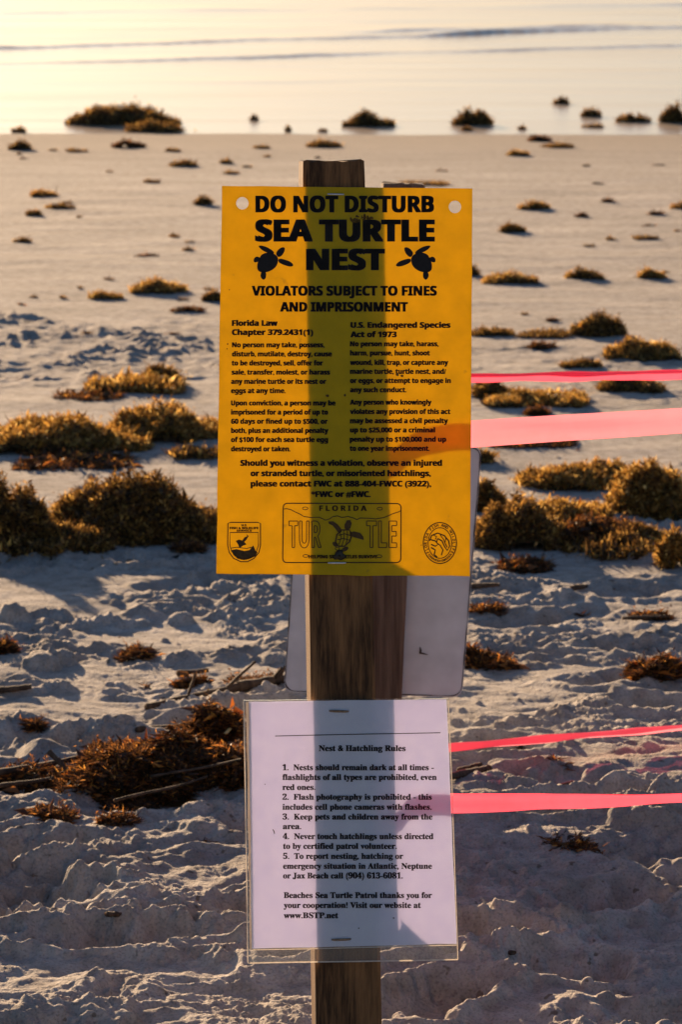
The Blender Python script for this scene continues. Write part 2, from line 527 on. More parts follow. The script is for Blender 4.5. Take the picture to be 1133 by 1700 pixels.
def sea_z(x, y):
    z = np.full(x.shape, WATER_Z)
    def crest(yc, h, back_, front_, seed, lo, hi):
        d = y - (yc + .16 * gnoise(x / 1.6, x * 0 + 3.3, seed) + .07 * gnoise(x / .35, x * 0 + 1.7, seed + 1) + .03 * gnoise(x / .11, x * 0 + 2.7, seed + 4))
        amp = h * np.clip(.5 + 1.1 * gnoise(x / 1.5, y / 3.0, seed + 2), lo, hi)
        return amp * np.where(d < 0, np.exp(-(d / front_) ** 2), np.exp(-(d / back_) ** 2))
    def along(va, vb):                        # a straight crest through two sighted points
        a, b = on_ground(0, va, WATER_Z), on_ground(1133, vb, WATER_Z)
        return a[1] + (x - a[0]) * (b[1] - a[1]) / (b[0] - a[0])
    z = z + crest(along(80, 47), .030, .30, .05, 100, .45, 1.2)
    z = z + crest(along(106, 76), .016, .25, .04, 110, .35, 1.0)
    z = z + crest(along(68, 40), .022, .45, .06, 120, .0, 1.2) * sstep(-.3, .6, x)
    z = z + crest(along(22, 8), .02, .6, .12, 130, .1, 1.0)
    z = z + .006 * crest(along(140, 128), .5, .4, .1, 150, .0, 1.0)
    z = z + .003 * gnoise(x / .9, y / .40, 142) * sstep(22, 28, y)
    z = z + .004 * gnoise(x / 1.8, y / 1.0, 140) * sstep(26, 33, y)
    z = z + .0012 * gnoise(x / .8, y / .35, 141) * sstep(19, 24, y)
    return z


wrows = np.concatenate([np.array([on_ground(566.5, v)[1] for v in np.arange(236, -80, -1.0)]), np.geomspace(49, 120, 50), np.geomspace(120, 7000, 26)[1:]])
wrows = wrows[np.concatenate([[True], np.diff(wrows) > 1e-4])]
wcols = np.concatenate([np.linspace(-R(70), -R(8), 60)[:-1], np.linspace(-R(8), R(8), 420), np.linspace(R(8), R(70), 60)[1:]])
A_, D_ = np.meshgrid(wcols, wrows)
wx_, wy_ = D_ * np.tan(A_), D_
i = np.arange(len(wrows) - 1)[:, None] * len(wcols) + np.arange(len(wcols) - 1)[None, :]
F4 = np.stack([i, i + 1, i + 1 + len(wcols), i + len(wcols)], -1).reshape(-1, 4)
me = raw_mesh('sea_water', np.stack([wx_, wy_, sea_z(wx_, wy_)], -1).reshape(-1, 3), F4)
o = link('sea_water', me, WATER); o['kind'] = 'structure'

# ------------------------------------------------------------------ flat graphics on a plane, measured in photo pixels
LEAN = R(5)


class Plane:
    def __init__(s, lift):
        s.n = np.array((0, -math.cos(LEAN), math.sin(LEAN)))
        s.p0 = np.array((0, 4.0, .7)) + s.n * lift
    def __call__(s, pts):
        pts = np.asarray(pts, float)
        return on_plane(pts[:, 0], pts[:, 1], s.p0, s.n)


class Flat:
    """collects filled outlines in pixel space, then builds one thin mesh on the plane"""
    def __init__(s): s.V = []; s.F = []
    def poly(s, pts):
        tri = tessellate_polygon([[Vector((p[0], p[1], 0)) for p in pts]])
        b = len(s.V); s.V += [tuple(p) for p in pts]; s.F += [tuple(b + k for k in t) for t in tri]
    def line(s, pts, w, closed=False):
        P = np.array(pts, float)
        if closed: P = np.vstack([P, P[:1]])
        n = len(P)
        T = np.zeros_like(P)
        T[1:-1] = P[2:] - P[:-2]; T[0] = P[1] - P[0]; T[-1] = P[-1] - P[-2]
        if closed: T[0] = T[-1] = P[1] - P[-2]
        T /= np.linalg.norm(T, axis=1)[:, None] + 1e-9
        Nn = np.stack([-T[:, 1], T[:, 0]], 1) * w / 2
        b = len(s.V)
        s.V += [tuple(v) for v in P + Nn] + [tuple(v) for v in P - Nn]
        for k in range(n - 1):
            s.F += [(b + k, b + k + 1, b + n + k + 1), (b + k, b + n + k + 1, b + n + k)]
    def ell(s, cx, cy, rx, ry, w=None, rot=0, n=28):
        t = np.linspace(0, 2 * math.pi, n, endpoint=False)
        x = rx * np.cos(t); y = ry * np.sin(t)
        c, q = math.cos(rot), math.sin(rot)
        P = np.stack([cx + x * c - y * q, cy + x * q + y * c], 1)
        s.poly(P) if w is None else s.line(P, w, True)
    def mesh(s, V2, F):
        b = len(s.V); s.V += [tuple(v) for v in V2]; s.F += [tuple(b + k for k in f) for f in F]
    def build(s, name, mat, lift, parent=None):
        V = Plane(lift)(s.V)
        F3 = []
        A = np.array(s.V)
        for f in s.F:                       # face the camera
            a, b, c = A[f[0]], A[f[1]], A[f[2]]
            cr = (b[0] - a[0]) * (c[1] - a[1]) - (b[1] - a[1]) * (c[0] - a[0])
            F3.append(f if cr < 0 else f[::-1])
        me = raw_mesh(name, V, None, np.array(F3), False)
        return link(name, me, mat, parent)


def fancy(s, serif):
    o_ = ''
    for c in s:
        if 'A' <= c <= 'Z': o_ += chr((0x1D400 if serif else 0x1D5D4) + ord(c) - 65)
        elif 'a' <= c <= 'z': o_ += chr((0x1D41A if serif else 0x1D5EE) + ord(c) - 97)
        elif '0' <= c <= '9': o_ += chr((0x1D7CE if serif else 0x1D7EC) + ord(c) - 48)
        else: o_ += c
    return o_


_fc = bpy.data.curves.new('text_tool', 'FONT')
_fo = bpy.data.objects.new('text_tool', _fc)
COL.objects.link(_fo)
_fc.size = 1.0
_fc.resolution_u = 4


def glyphs(s, off=0.0, spacing=1.0, plain=False, serif=False):
    _fc.body = s if plain else fancy(s, serif)
    _fc.offset = off
    _fc.space_character = spacing
    dg = bpy.context.evaluated_depsgraph_get()
    ev = _fo.evaluated_get(dg)
    m = ev.to_mesh()
    V = np.array([v.co[:2] for v in m.vertices])
    m.calc_loop_triangles()
    F = [tuple(t.vertices) for t in m.loop_triangles]
    ev.to_mesh_clear()
    return V, F


_h = {}


def caph(off, serif):
    k = (off, serif)
    if k not in _h:
        V, F = glyphs('HEN', off, 1, False, serif)
        _h[k] = (V[:, 1].min(), V[:, 1].max())
    return _h[k]


def write(fl, s, x0, x1, base, cap, off=.012, serif=False, spacing=1.0, tilt=0.0, bold=.3):
    V, F = glyphs(s, off, spacing, False, serif)
    lo, hi = caph(off, serif)
    sx = (x1 - x0) / (V[:, 0].max() - V[:, 0].min())
    px = x0 + (V[:, 0] - V[:, 0].min()) * sx
    py = base - (V[:, 1] - lo) / (hi - lo) * cap + (px - (x0 + x1) / 2) * tilt
    for dx, dy in (((-bold, -bold * .4), (bold, -bold * .4), (-bold, bold * .4), (bold, bold * .4)) if bold else ((0, 0),)):
        fl.mesh(np.stack([px + dx, py + dy], 1), F)


def outline_write(fl, s, x0, x1, base, cap, w):
    """hollow lettering: outline strokes of the font's own contours"""
    V, F = glyphs(s, 0, 1.0, False, False)
    cnt = {}
    for f in F:
        for a, b in ((f[0], f[1]), (f[1], f[2]), (f[2], f[0])):
            k = (min(a, b), max(a, b)); cnt[k] = cnt.get(k, 0) + 1
    lo, hi = caph(0, False)
    sx = (x1 - x0) / (V[:, 0].max() - V[:, 0].min())
    P = np.stack([x0 + (V[:, 0] - V[:, 0].min()) * sx, base - (V[:, 1] - lo) / (hi - lo) * cap], 1)
    for (a, b), c in cnt.items():
        if c == 1: fl.line([P[a], P[b]], w)


def arc_text(fl, s, cx, cy, rx, ry, a0, a1, size, inward=False):
    """tiny letters set round an ellipse"""
    n = len(s)
    for k, ch in enumerate(s):
        if ch == ' ': continue
        a = a0 + (a1 - a0) * (k + .5) / n
        V, F = glyphs(ch, .02)
        V = V - np.array([(V[:, 0].min() + V[:, 0].max()) / 2, .33])
        V = V * size
        px, py = cx + rx * math.sin(a), cy - ry * math.cos(a)
        r = a + (math.pi if inward else 0)
        X = V[:, 0] * math.cos(r) + V[:, 1] * math.sin(r)
        Y = V[:, 0] * math.sin(r) - V[:, 1] * math.cos(r)
        fl.mesh(np.stack([px + X, py + Y], 1), F)


def slab_from_outline(name, outer, holes, lift_front, thick, mat, parent=None):
    """a sheet with real thickness (and real holes) lying on the sign plane"""
    loops = [outer] + holes
    tri = tessellate_polygon([[Vector((p[0], p[1], 0)) for p in L] for L in loops])
    allp = np.array([p for L in loops for p in L], float)
    Vf = Plane(lift_front)(allp); Vb = Vf - Plane(0).n * thick
    n = len(allp)
    F3 = []
    for t in tri:
        a, b, c = allp[t[0]], allp[t[1]], allp[t[2]]
        cr = (b[0] - a[0]) * (c[1] - a[1]) - (b[1] - a[1]) * (c[0] - a[0])
        if abs(cr) < 1e-6: continue
        f = tuple(t) if cr < 0 else tuple(t)[::-1]
        F3.append(f); F3.append(tuple(k + n for k in f[::-1]))
    F4 = []
    b = 0
    for L in loops:
        m = len(L)
        for k in range(m):
            i0, i1 = b + k, b + (k + 1) % m
            F4.append((i0, i1, i1 + n, i0 + n))
        b += m
    me = raw_mesh(name, np.vstack([Vf, Vb]), np.array(F4), np.array(F3), False)
    import bmesh
    bm = bmesh.new(); bm.from_mesh(me); bmesh.ops.recalc_face_normals(bm, faces=bm.faces); bm.to_mesh(me); bm.free()
    return link(name, me, mat, parent)


def staple(cx, cy, w, h, lift, parent, mat, slope=0.0):
    """a flattened staple crown: a tapered half-round bar with legs turned into the sheet"""
    pl = Plane(lift)
    n = Plane(0).n
    V, F = [], []
    t = np.linspace(-1, 1, 11)
    for k, a in enumerate(t):
        ends = 1 - .35 * abs(a) ** 4
        lift_k = .0011 * (1 - abs(a) ** 6)
        for q in range(6):
            th = math.pi * 2 * q / 6
            P = pl(np.array([[cx + a * w / 2, cy + slope * a * w / 2 + math.sin(th) * h / 2 * ends]]))[0] + n * (lift_k + .0006 * math.cos(th))
            V.append(P)
    for k in range(10):
        for q in range(6):
            F.append((k * 6 + q, k * 6 + (q + 1) % 6, (k + 1) * 6 + (q + 1) % 6, (k + 1) * 6 + q))
    b = 0
    F3 = []
    for base in (0, 60):
        for q in range(1, 5): F3.append((base, base + q, base + q + 1))
    return link('staple', raw_mesh('staple', V, np.array(F), np.array(F3)), mat, parent)


# ------------------------------------------------------------------ posts
def post_mesh(name, left, right, v0, v1, lift_plane, depth, back_shift, mat, seed, rows_=60, topnoise=.0006, notch=True):
    """left/right: functions row -> pixel column of the front edges; the board runs straight back by depth"""
    vs = np.linspace(v0, v1, rows_)
    K = 10                                     # verts across front
    n = Plane(0).n
    ring = []
    r_ = np.random.default_rng(seed)
    bev = .004
    for v in vs:
        L = lift_plane(np.array([[left(v), v]]))[0]; Rr = lift_plane(np.array([[right(v), v]]))[0]
        w = np.linalg.norm(Rr - L)
        ex = (Rr - L) / w
        bk = -n * depth + ex * back_shift
        bu = bk / np.linalg.norm(bk)
        prof = []
        for q in range(K):
            a = q / (K - 1)
            x = bev + (w - 2 * bev) * a
            prof.append(L + ex * x)
        prof.append(L + ex * w + bu * bev)
        prof.append(L + ex * w + bk - bu * bev)
        prof.append(L + ex * (w - bev) + bk)
        prof.append(L + ex * bev + bk)
        prof.append(L + bk - bu * bev)
        prof.append(L + bu * bev)
        ring.append(prof)
    V = np.array(ring)
    m = V.shape[1]
    # rough-sawn surface
    nz = np.stack([gnoise(V[..., 0] * 90 + seed, V[..., 2] * 9, seed), gnoise(V[..., 0] * 90, V[..., 2] * 9 + 5, seed + 3)], -1)
    V[..., 1] += nz[..., 0] * .0007
    V[..., 0] += nz[..., 1] * .0004
    V[0, :, 2] += topnoise * r_.normal(size=m)
    V[0] = V[0].mean(0) + (V[0] - V[0].mean(0)) * .985
    F = []
    for k in range(rows_ - 1):
        for q in range(m):
            F.append((k * m + q, (k + 1) * m + q, (k + 1) * m + (q + 1) % m, k * m + (q + 1) % m))
    Vl = V.reshape(-1, 3).tolist()
    F3 = []
    for base, rev in ((0, False), ((rows_ - 1) * m, True)):
        c = len(Vl); Vl.append((np.array(Vl[base:base + m]).mean(0)).tolist())
        for q in range(m):
            f = (c, base + q, base + (q + 1) % m)
            F3.append(f[::-1] if rev else f)
    me = raw_mesh(name, Vl, np.array(F), np.array(F3), False)
    import bmesh
    bm = bmesh.new(); bm.from_mesh(me); bmesh.ops.recalc_face_normals(bm, faces=bm.faces); bm.to_mesh(me); bm.free()
    return link(name, me, mat)


def lerp(a, b): return lambda v: a[1] + (v - a[0]) * (b[1] - a[1]) / (b[0] - a[0])


post = post_mesh('wooden_post', lerp((266, 503), (1700, 525)), lerp((266, 606), (1700, 635)), 267, 1985, Plane(0.0), .072, -.006, WOOD, 3)
tag(post, 'weathered square wooden post in front, carrying the yellow sign and the white notice', 'post')


class VPlane:
    """vertical plane square to the view at distance y"""
    def __init__(s, y): s.y = y
    def __call__(s, pts):
        pts = np.asarray(pts, float)
        return on_plane(pts[:, 0], pts[:, 1], (0, s.y, 0), (0, 1, 0))


D2 = 5.4
stake = post_mesh('wooden_stake', lerp((303, 637), (1160, 597)), lerp((303, 707), (1160, 668)), 305, 1440, VPlane(D2), .04, -.004, WOOD2, 9, topnoise=.0015)
tag(stake, 'leaning wooden stake standing behind the front post, with the grey metal plate on it', 'stake')

# grey metal plate on the far stake, seen from its back
def rounded(corners, r, n=6):
    C = [np.array(c, float) for c in corners]
    out_ = []
    m = len(C)
    for k in range(m):
        p, a, b = C[k], C[k - 1], C[(k + 1) % m]
        da = (a - p) / np.linalg.norm(a - p); db = (b - p) / np.linalg.norm(b - p)
        rr = r[k] if isinstance(r, (list, tuple)) else r
        p0, p1 = p + da * rr, p + db * rr
        for q in range(n + 1):
            t = q / n
            out_.append((1 - t) ** 2 * p0 + 2 * t * (1 - t) * p + t * t * p1)
    return [tuple(v) for v in out_]


plate = empty('metal_sign', at_depth(640, 1155, D2 + .05))
pol = rounded([(498, 742), (801, 741), (768, 1158), (471, 1149)], 20)
V = VPlane(D2 + .046)(pol)
n_ = len(pol)
Vb = V + np.array((0, .0025, 0))
tri = tessellate_polygon([[Vector((p[0], -p[1], 0)) for p in pol]])
F3 = []
for t in tri:
    a, b, c = (np.array(pol[k]) for k in t)
    cr = (b[0] - a[0]) * (c[1] - a[1]) - (b[1] - a[1]) * (c[0] - a[0])
    f = tuple(t) if cr < 0 else tuple(t)[::-1]
    F3 += [f, tuple(k + n_ for k in f[::-1])]
F4 = [(k, (k + 1) % n_, (k + 1) % n_ + n_, k + n_) for k in range(n_)]
off_ = np.array(plate.location)
me = raw_mesh('plate', np.vstack([V, Vb]) - off_, np.array(F4), np.array(F3), False)
link('plate', me, ALU, plate)
tag(plate, 'plain grey metal plate with rounded corners, seen from behind on the leaning stake', 'metal sign')
# chipped, grimy rim and a small dark scratch
def ribbon_on(points, w, plane, name, mat, parent):
    P = plane(points) - off_
    V = []
    for k in range(len(P)):
        a = P[max(k - 1, 0)]; b = P[min(k + 1, len(P) - 1)]
        t = (b - a) / (np.linalg.norm(b - a) + 1e-9)
        s = np.cross(t, (0, 1, 0)) * w[k] / 2
        V += [P[k] + s, P[k] - s]
    F = [(2 * k, 2 * k + 1, 2 * k + 3, 2 * k + 2) for k in range(len(P) - 1)]
    return link(name, raw_mesh(name, V, np.array(F), None, False), mat, parent)


rp = rounded([(499, 744), (799.5, 743), (766.5, 1156), (472.5, 1147)], 20, 10)
rp2 = []
for k in range(len(rp)):
    a, b = np.array(rp[k]), np.array(rp[(k + 1) % len(rp)])
    m = max(1, int(np.linalg.norm(b - a) / 6))
    rp2 += [tuple(a + (b - a) * q / m) for q in range(m)]
rp2.append(rp2[0])
rp2 = np.array(rp2)
wr = np.random.default_rng(5)
w_ = np.clip(.0014 + .0016 * gnoise(np.arange(len(rp2)) / 5.0, np.zeros(len(rp2)), 8), .0004, .005)
ribbon_on(rp2, w_, VPlane(D2 + .0445), 'grimy_rim', GRIME, plate)
ribbon_on(np.array([(698, 1074), (699, 1080), (698, 1084), (703, 1085), (711, 1087)]), [.001, .0035, .004, .0025, .001], VPlane(D2 + .0445), 'scratch_mark', GRIME, plate)

# ------------------------------------------------------------------ the yellow sign
sign = empty('warning_sign', tuple(Plane(.004)(np.array([[568, 955]]))[0]))
SP = sign


def finish(parent):
    """children were built in world space: move them into the parent's space"""
    bpy.context.view_layer.update()
    for ch in parent.children:
        ch.data.transform(__import__('mathutils').Matrix.Translation(-Vector(parent.location)))


def circ(cx, cy, r, n=28):
    return [(cx + r * math.cos(2 * math.pi * k / n), cy + r * math.sin(2 * math.pi * k / n)) for k in range(n)]


def edge(a, b, n, amp, seed):
    r_ = np.random.default_rng(seed)
    out_ = []
    for k in range(n):
        t = k / n
        out_.append((a[0] + (b[0] - a[0]) * t + (r_.normal() * amp if k else 0), a[1] + (b[1] - a[1]) * t + (r_.normal() * amp if k else 0)))
    return out_


co_ = [(368.5, 308.5), (785, 313), (781, 957), (359, 952.5)]
outer = edge(co_[0], co_[1], 12, .3, 1) + edge(co_[1], co_[2], 14, .3, 2) + edge(co_[2], co_[3], 12, .35, 3) + edge(co_[3], co_[0], 14, .3, 4)
slab_from_outline('panel', outer, [circ(402.4, 337.5, 10.4), circ(756, 343.5, 10.4)], .0045, .0012, AMBER, sign)
LIFT = .0052
hd = Flat()
write(hd, 'DO NOT DISTURB', 425.5, 720, 352, 26.5, 0, bold=1.4)
write(hd, 'SEA TURTLE', 426, 720, 400, 34.5, 0, bold=2.6)
write(hd, 'NEST', 511, 637, 447.5, 33.5, 0, bold=2.6)
write(hd, 'VIOLATORS SUBJECT TO FINES', 419, 725, 490.5, 15.6, 0, bold=.9)
write(hd, 'AND IMPRISONMENT', 466, 677, 517, 15.2, 0, bold=.9)
hd.build('headline', INK, LIFT, sign)
sp = Flat()
for s, x0, x1, b in [('Florida Law', 385.7, 460.5, 540.8), ('Chapter 379.2431(1)', 385.7, 519.6, 556)]:
    write(sp, s, x0, x1, b, 9, 0, bold=.75)
for s, x0, x1, b in [('U.S. Endangered Species', 583, 748, 544), ('Act of 1973', 583, 658.6, 559.6)]:
    write(sp, s, x0, x1, b, 9, 0, bold=.75)
for s, x0, x1, b in [
    ('No person may take, possess,', 385.7, 538.7, 576.5), ('disturb, mutilate, destroy, cause', 385.7, 551, 591.6),
    ('to be destroyed, sell, offer for', 385, 536, 606.6), ('sale, transfer, molest, or harass', 385, 547.8, 621.8),
    ('any marine turtle or its nest or', 384, 541.5, 637.2), ('eggs at any time.', 384, 474, 652.6),
    ('Upon conviction, a person may be', 384, 557, 673), ('imprisoned for a period of up to', 384, 544.6, 688.2),
    ('60 days or fined up to $500, or', 384, 544, 703.4), ('both, plus an additional penalty', 384, 545, 718.7),
    ('of $100 for each sea turtle egg', 384, 544.6, 733.8), ('destroyed or taken.', 384, 482, 749.2),
    ('No person may take, harass,', 582, 728.5, 574.8), ('harm, pursue, hunt, shoot', 582, 714, 590),
    ('wound, kill, trap, or capture any', 582, 744.5, 605.7), ('marine turtle, turtle nest, and/', 582, 741, 620.6),
    ('or eggs, or attempt to engage in', 582, 748.8, 635.8), ('any such conduct.', 582, 675, 651.1),
    ('Any person who knowingly', 582, 716.6, 671.7), ('violates any provision of this act', 582, 748, 687.2),
    ('may be assessed a civil penalty', 582, 744, 702.5), ('up to $25,000 or a criminal', 582, 722.6, 717.8),
    ('penalty up to $100,000 and up', 581.5, 741, 733.2), ('to one year imprisonment.', 581.5, 713.4, 748.4)]:
    write(sp, s, x0, x1, b, 8, 0, bold=.55)
for s, x0, x1, b in [('Should you witness a violation, observe an injured', 399.6, 734, 773.2), ('or stranded turtle, or misoriented hatchlings,', 416.7, 715.4, 790.4),
                     ('please contact FWC at 888-404-FWCC (3922),', 416.7, 716, 807.6), ('*FWC or #FWC.', 517.6, 615.3, 825)]:
    write(sp, s, x0, x1, b, 9.3, 0, bold=.7)
sp.build('small_print', INK, LIFT, sign)

# two little turtle silhouettes (left one heads up and right; the right one mirrors it)
def turtle(mirror):
    fl = Flat()
    def X(pts):
        pts = np.array(pts, float) * .3972 + np.array((350, 250))
        if mirror: pts[:, 0] = 573.0 + 572.0 - pts[:, 0]
        return pts
    def smooth(pts, it=2):
        P = np.array(pts, float)
        for _ in range(it):
            Q = np.roll(P, -1, 0)
            P = np.stack([.75 * P + .25 * Q, .25 * P + .75 * Q], 1).reshape(-1, 2)
        return P
    body = [(200, 455), (215, 430), (250, 424), (280, 440), (283, 465), (270, 492), (235, 510), (200, 508), (192, 485)]
    head = [(271, 432), (280, 415), (296, 404), (311, 404), (309, 422), (297, 440), (283, 447)]
    flip1 = [(195, 396), (225, 398), (258, 416), (268, 430), (250, 432), (215, 418)]
    flip2 = [(283, 450), (310, 455), (338, 466), (348, 482), (330, 486), (300, 476), (282, 466)]
    hind1 = [(205, 446), (190, 442), (179, 452), (180, 468), (196, 466), (208, 458)]
    hind2 = [(212, 505), (206, 525), (218, 542), (231, 534), (233, 510), (222, 500)]
    for p in (body, head, flip1, flip2, hind1, hind2):
        fl.poly(X(smooth(p)))
    return fl.build('turtle_emblem', INK, LIFT, sign)


turtle(False); turtle(True)

# the number-plate emblem
pf = Flat()
pf.line(rounded([(470.5, 835.5), (666.5, 836), (666, 934), (469.5, 934)], 8), 1.9, True)
for cx, cy in ((506.9, 844), (631, 844.5), (507.7, 923), (630, 923.5)): pf.ell(cx, cy, 4.4, 2.3, 1.2)
wave = [(302, 265), (318, 263), (335, 267), (352, 276), (372, 285), (390, 296), (420, 300), (455, 299), (480, 311), (497, 306), (510, 297), (530, 293), (548, 300), (575, 296), (600, 303), (612, 309), (625, 302), (660, 303), (690, 306), (725, 300), (745, 292), (765, 283), (785, 277), (798, 270)]
pf.line([(350 + a * .3972, 740 + b * .3972) for a, b in wave], 1.4)
write(pf, 'FLORIDA', 530.7, 609, 848, 8.6, 0, spacing=1.5)
outline_write(pf, 'TUR', 480, 533.5, 909, 44, 1.5)
outline_write(pf, 'TLE', 609, 659, 909, 44, 1.5)
write(pf, 'HELPING SEA TURTLES SURVIVE', 513, 626, 927, 5.6, .01)
# the swimming turtle in the middle of the plate
def T3(pts): return [(350 + a * .3972, 740 + b * .3972) for a, b in pts]
pf.poly(T3([(492, 316), (512, 316), (530, 328), (545, 345), (548, 362), (532, 362), (520, 345), (508, 332), (494, 326)]))
pf.poly(T3([(560, 330), (570, 312), (584, 310), (590, 325), (585, 345), (572, 352), (560, 346)]))
pf.poly(T3([(582, 362), (600, 358), (625, 364), (638, 380), (640, 394), (620, 388), (598, 382), (582, 378)]))
pf.line(T3([(548, 352), (580, 352), (590, 372), (582, 400), (560, 420), (535, 420), (522, 402), (528, 372)]), 2.4, True)
pf.line(T3([(535, 375), (560, 368), (584, 375)]), 1.6); pf.line(T3([(530, 393), (556, 388), (582, 395)]), 1.6)
pf.line(T3([(556, 354), (558, 390), (548, 420)]), 1.4); pf.line(T3([(572, 356), (572, 385), (566, 412)]), 1.4)
pf.line(T3([(540, 358), (546, 385), (536, 412)]), 1.4)
pf.ell(*T3([(520, 412)])[0], 5, 3.2, None, .8); pf.ell(*T3([(562, 432)])[0], 6, 3.4, None, -.5); pf.ell(*T3([(530, 430)])[0], 3.5, 2.5, 1.2)
pf.build('number_plate_emblem', INK2, LIFT, sign)

# the shield with a duck and a fish
sf = Flat()
sh = [(378.5, 869), (383, 867.2), (428, 867.2), (432.6, 869), (432.6, 905), (430, 917), (422, 927), (411, 932.5), (400, 932.5), (388, 927), (380.5, 917), (378, 905)]
sf.line(sh, 1.8, True)
sh2 = [(382, 884), (429, 884), (429.2, 905), (426, 915), (418.5, 923.5), (409, 928.5), (401, 928.5), (391.5, 923.5), (384.5, 915), (381.6, 905)]
sf.line(sh2, 1.5, True)
write(sf, 'U.S.', 401, 410, 873.6, 3.4, .01); write(sf, 'FISH & WILDLIFE', 381.5, 429, 878.4, 3.6, .01); write(sf, 'SERVICE', 393, 418, 882.6, 3.3, .01)
def T3p(fl, pts): fl.poly(T3(pts))
T3p(sf, [(104, 398), (118, 392), (132, 396), (140, 384), (160, 374), (150, 392), (140, 402), (150, 412), (134, 418), (120, 428), (114, 412)])
T3p(sf, [(86, 436), (108, 432), (140, 440), (162, 436), (178, 416), (188, 440), (196, 446), (186, 462), (160, 474), (138, 478), (112, 472), (94, 456)])
sf.line(T3([(84, 428), (110, 424), (150, 430), (170, 424)]), 1.3)
sf.line(T3([(150, 372), (158, 380)]), 1.3)
sf.build('wildlife_shield', INK2, LIFT, sign)
# pale body markings cut the dark shapes: lines left bare are too fine to model separately

# the round seal
ef = Flat()
ef.ell(731, 901.5, 27.6, 34, 1.8, 0, 48); ef.ell(731, 901.5, 19.6, 25.4, 1.5, 0, 40)
arc_text(ef, 'FLORIDA FISH AND WILDLIFE', 731, 901.5, 23.6, 29.7, -2.2, 2.2, 6.4)
arc_text(ef, 'CONSERVATION COMMISSION'[::-1], 731, 901.5, 23.6, 29.7, math.pi - .9, math.pi + .9, 4.6, True)
def T3s(pts): return T3(pts)
ef.line(T3s([(915, 398), (925, 375), (950, 365), (978, 376), (996, 398), (1000, 420), (990, 438), (978, 420), (968, 398), (950, 388)]), 2.2)
ef.line(T3s([(918, 392), (940, 398), (952, 412), (940, 420), (922, 412)]), 2.2)
ef.line(T3s([(922, 425), (940, 436), (935, 455), (948, 466)]), 2.4)
ef.line(T3s([(950, 388), (945, 405), (960, 416), (972, 436), (965, 458)]), 2.0)
ef.line(T3s([(930, 372), (945, 380), (940, 392)]), 1.7)
ef.line(T3s([(985, 385), (980, 405), (990, 425)]), 1.7)
ef.line(T3s([(960, 372), (975, 392), (985, 418)]), 1.4)
ef.build('round_seal', INK2, LIFT, sign)
staple(558, 322.5, 28, 3.2, .0052, sign, STEEL, .02)
staple(560, 934.5, 31, 3.6, .0052, sign, STEEL, .0)
# dirt: a muddy splash across the second line and a dark blob over the plate emblem
MUD = mat_plain('mud', (.11, .065, .018), .9, .05, .4, 300)
df = Flat()
dr = np.random.default_rng(12)
for k in range(26):
    t = dr.uniform()
    cx, cy = 586 + 28 * t + dr.normal() * 3, 367 - 9 * t + dr.normal() * 3
    df.ell(cx, cy, dr.uniform(1.0, 4.5), dr.uniform(.8, 2.4), None, dr.uniform(0, 3), 9)
for cx, cy, a in ((544, 657, 2.2), (573, 656, 1.8), (378, 571, 1.2), (377, 579, .9), (381, 481, .9), (660, 622, 2.2), (668, 624, 2), (640, 648, 2), (700, 905, .8), (430, 640, .7)):
    q = Flat(); q.ell(cx, cy, a, a * 1.3, None, dr.uniform(0, 3), 9); q.build('mud_spot', MUD, LIFT + .0004, sign)
df.build('mud_splash', MUD, LIFT + .0004, sign)
# a beetle-like dark lump over the bottom staple
t_, p_ = np.meshgrid(np.linspace(0, 2 * math.pi, 16, endpoint=False), np.linspace(0, math.pi / 2, 6))
V = []
for a, b in zip(t_.ravel(), p_.ravel()):
    q = 1 + .18 * math.sin(3 * a) + .1 * math.sin(5 * a + 1)
    V.append(Plane(LIFT)(np.array([[564 + 10 * q * math.sin(b + .15) * math.cos(a), 922 + 8.5 * q * math.sin(b + .15) * math.sin(a)]]))[0] + Plane(0).n * .004 * math.cos(b))
F = [(r_ * 16 + q, r_ * 16 + (q + 1) % 16, (r_ + 1) * 16 + (q + 1) % 16, (r_ + 1) * 16 + q) for r_ in range(5) for q in range(16)]
link('dirt_lump', raw_mesh('dirt_lump', V, np.array(F)), BUG, sign)
finish(sign)
tag(sign, 'amber plastic sign with black lettering and turtle silhouettes, high on the front post', 'sign')

# ------------------------------------------------------------------ the white notice in its sleeve
note = empty('paper_notice', tuple(Plane(.004)(np.array([[587, 1597]]))[0]))
slab_from_outline('sheet', edge((413, 1165), (742, 1161), 10, .3, 11) + edge((742, 1161), (759, 1567), 12, .3, 12) + edge((759, 1567), (418, 1575), 10, .3, 13) + edge((418, 1575), (413, 1165), 12, .4, 14), [], .0042, .0004, PAPER, note)
slab_from_outline('backing_sheet', edge((408.5, 1166), (416, 1165), 3, .1, 15) + edge((416, 1165), (421, 1574), 12, .1, 16) + edge((421, 1574), (415, 1576), 3, .1, 17) + edge((415, 1576), (408.5, 1166), 12, .5, 18), [], .0034, .0003, PAPER2, note)
slab_from_outline('plastic_sleeve', edge((404, 1163), (744.5, 1160), 8, .2, 19) + edge((744.5, 1160), (762, 1593.5), 10, .4, 20) + edge((762, 1593.5), (412, 1600), 8, .4, 21) + edge((412, 1600), (404, 1163), 10, .4, 22), [], .0050, .0040, FILM, note)
bead = Flat()
bead.line([(411.5, 1599), (500, 1597.2), (600, 1596), (690, 1594.6), (761, 1593)], 2.2)
bead.line([(405, 1164), (407.5, 1300), (410, 1450), (412, 1598)], 2.4)
bead.line([(745, 1161), (751, 1300), (756, 1450), (761, 1593)], 1.4)
bead.line([(418, 1577), (520, 1575), (650, 1571.5), (759, 1569)], 1.6)
bead.build('sleeve_edge', mat_sheet('sleeve_seam', (.5, .47, .43), (.5, .42, .32), .35, .3, .08, .2, 200), .0054, note)
LIFT2 = .0056
nf = Flat()
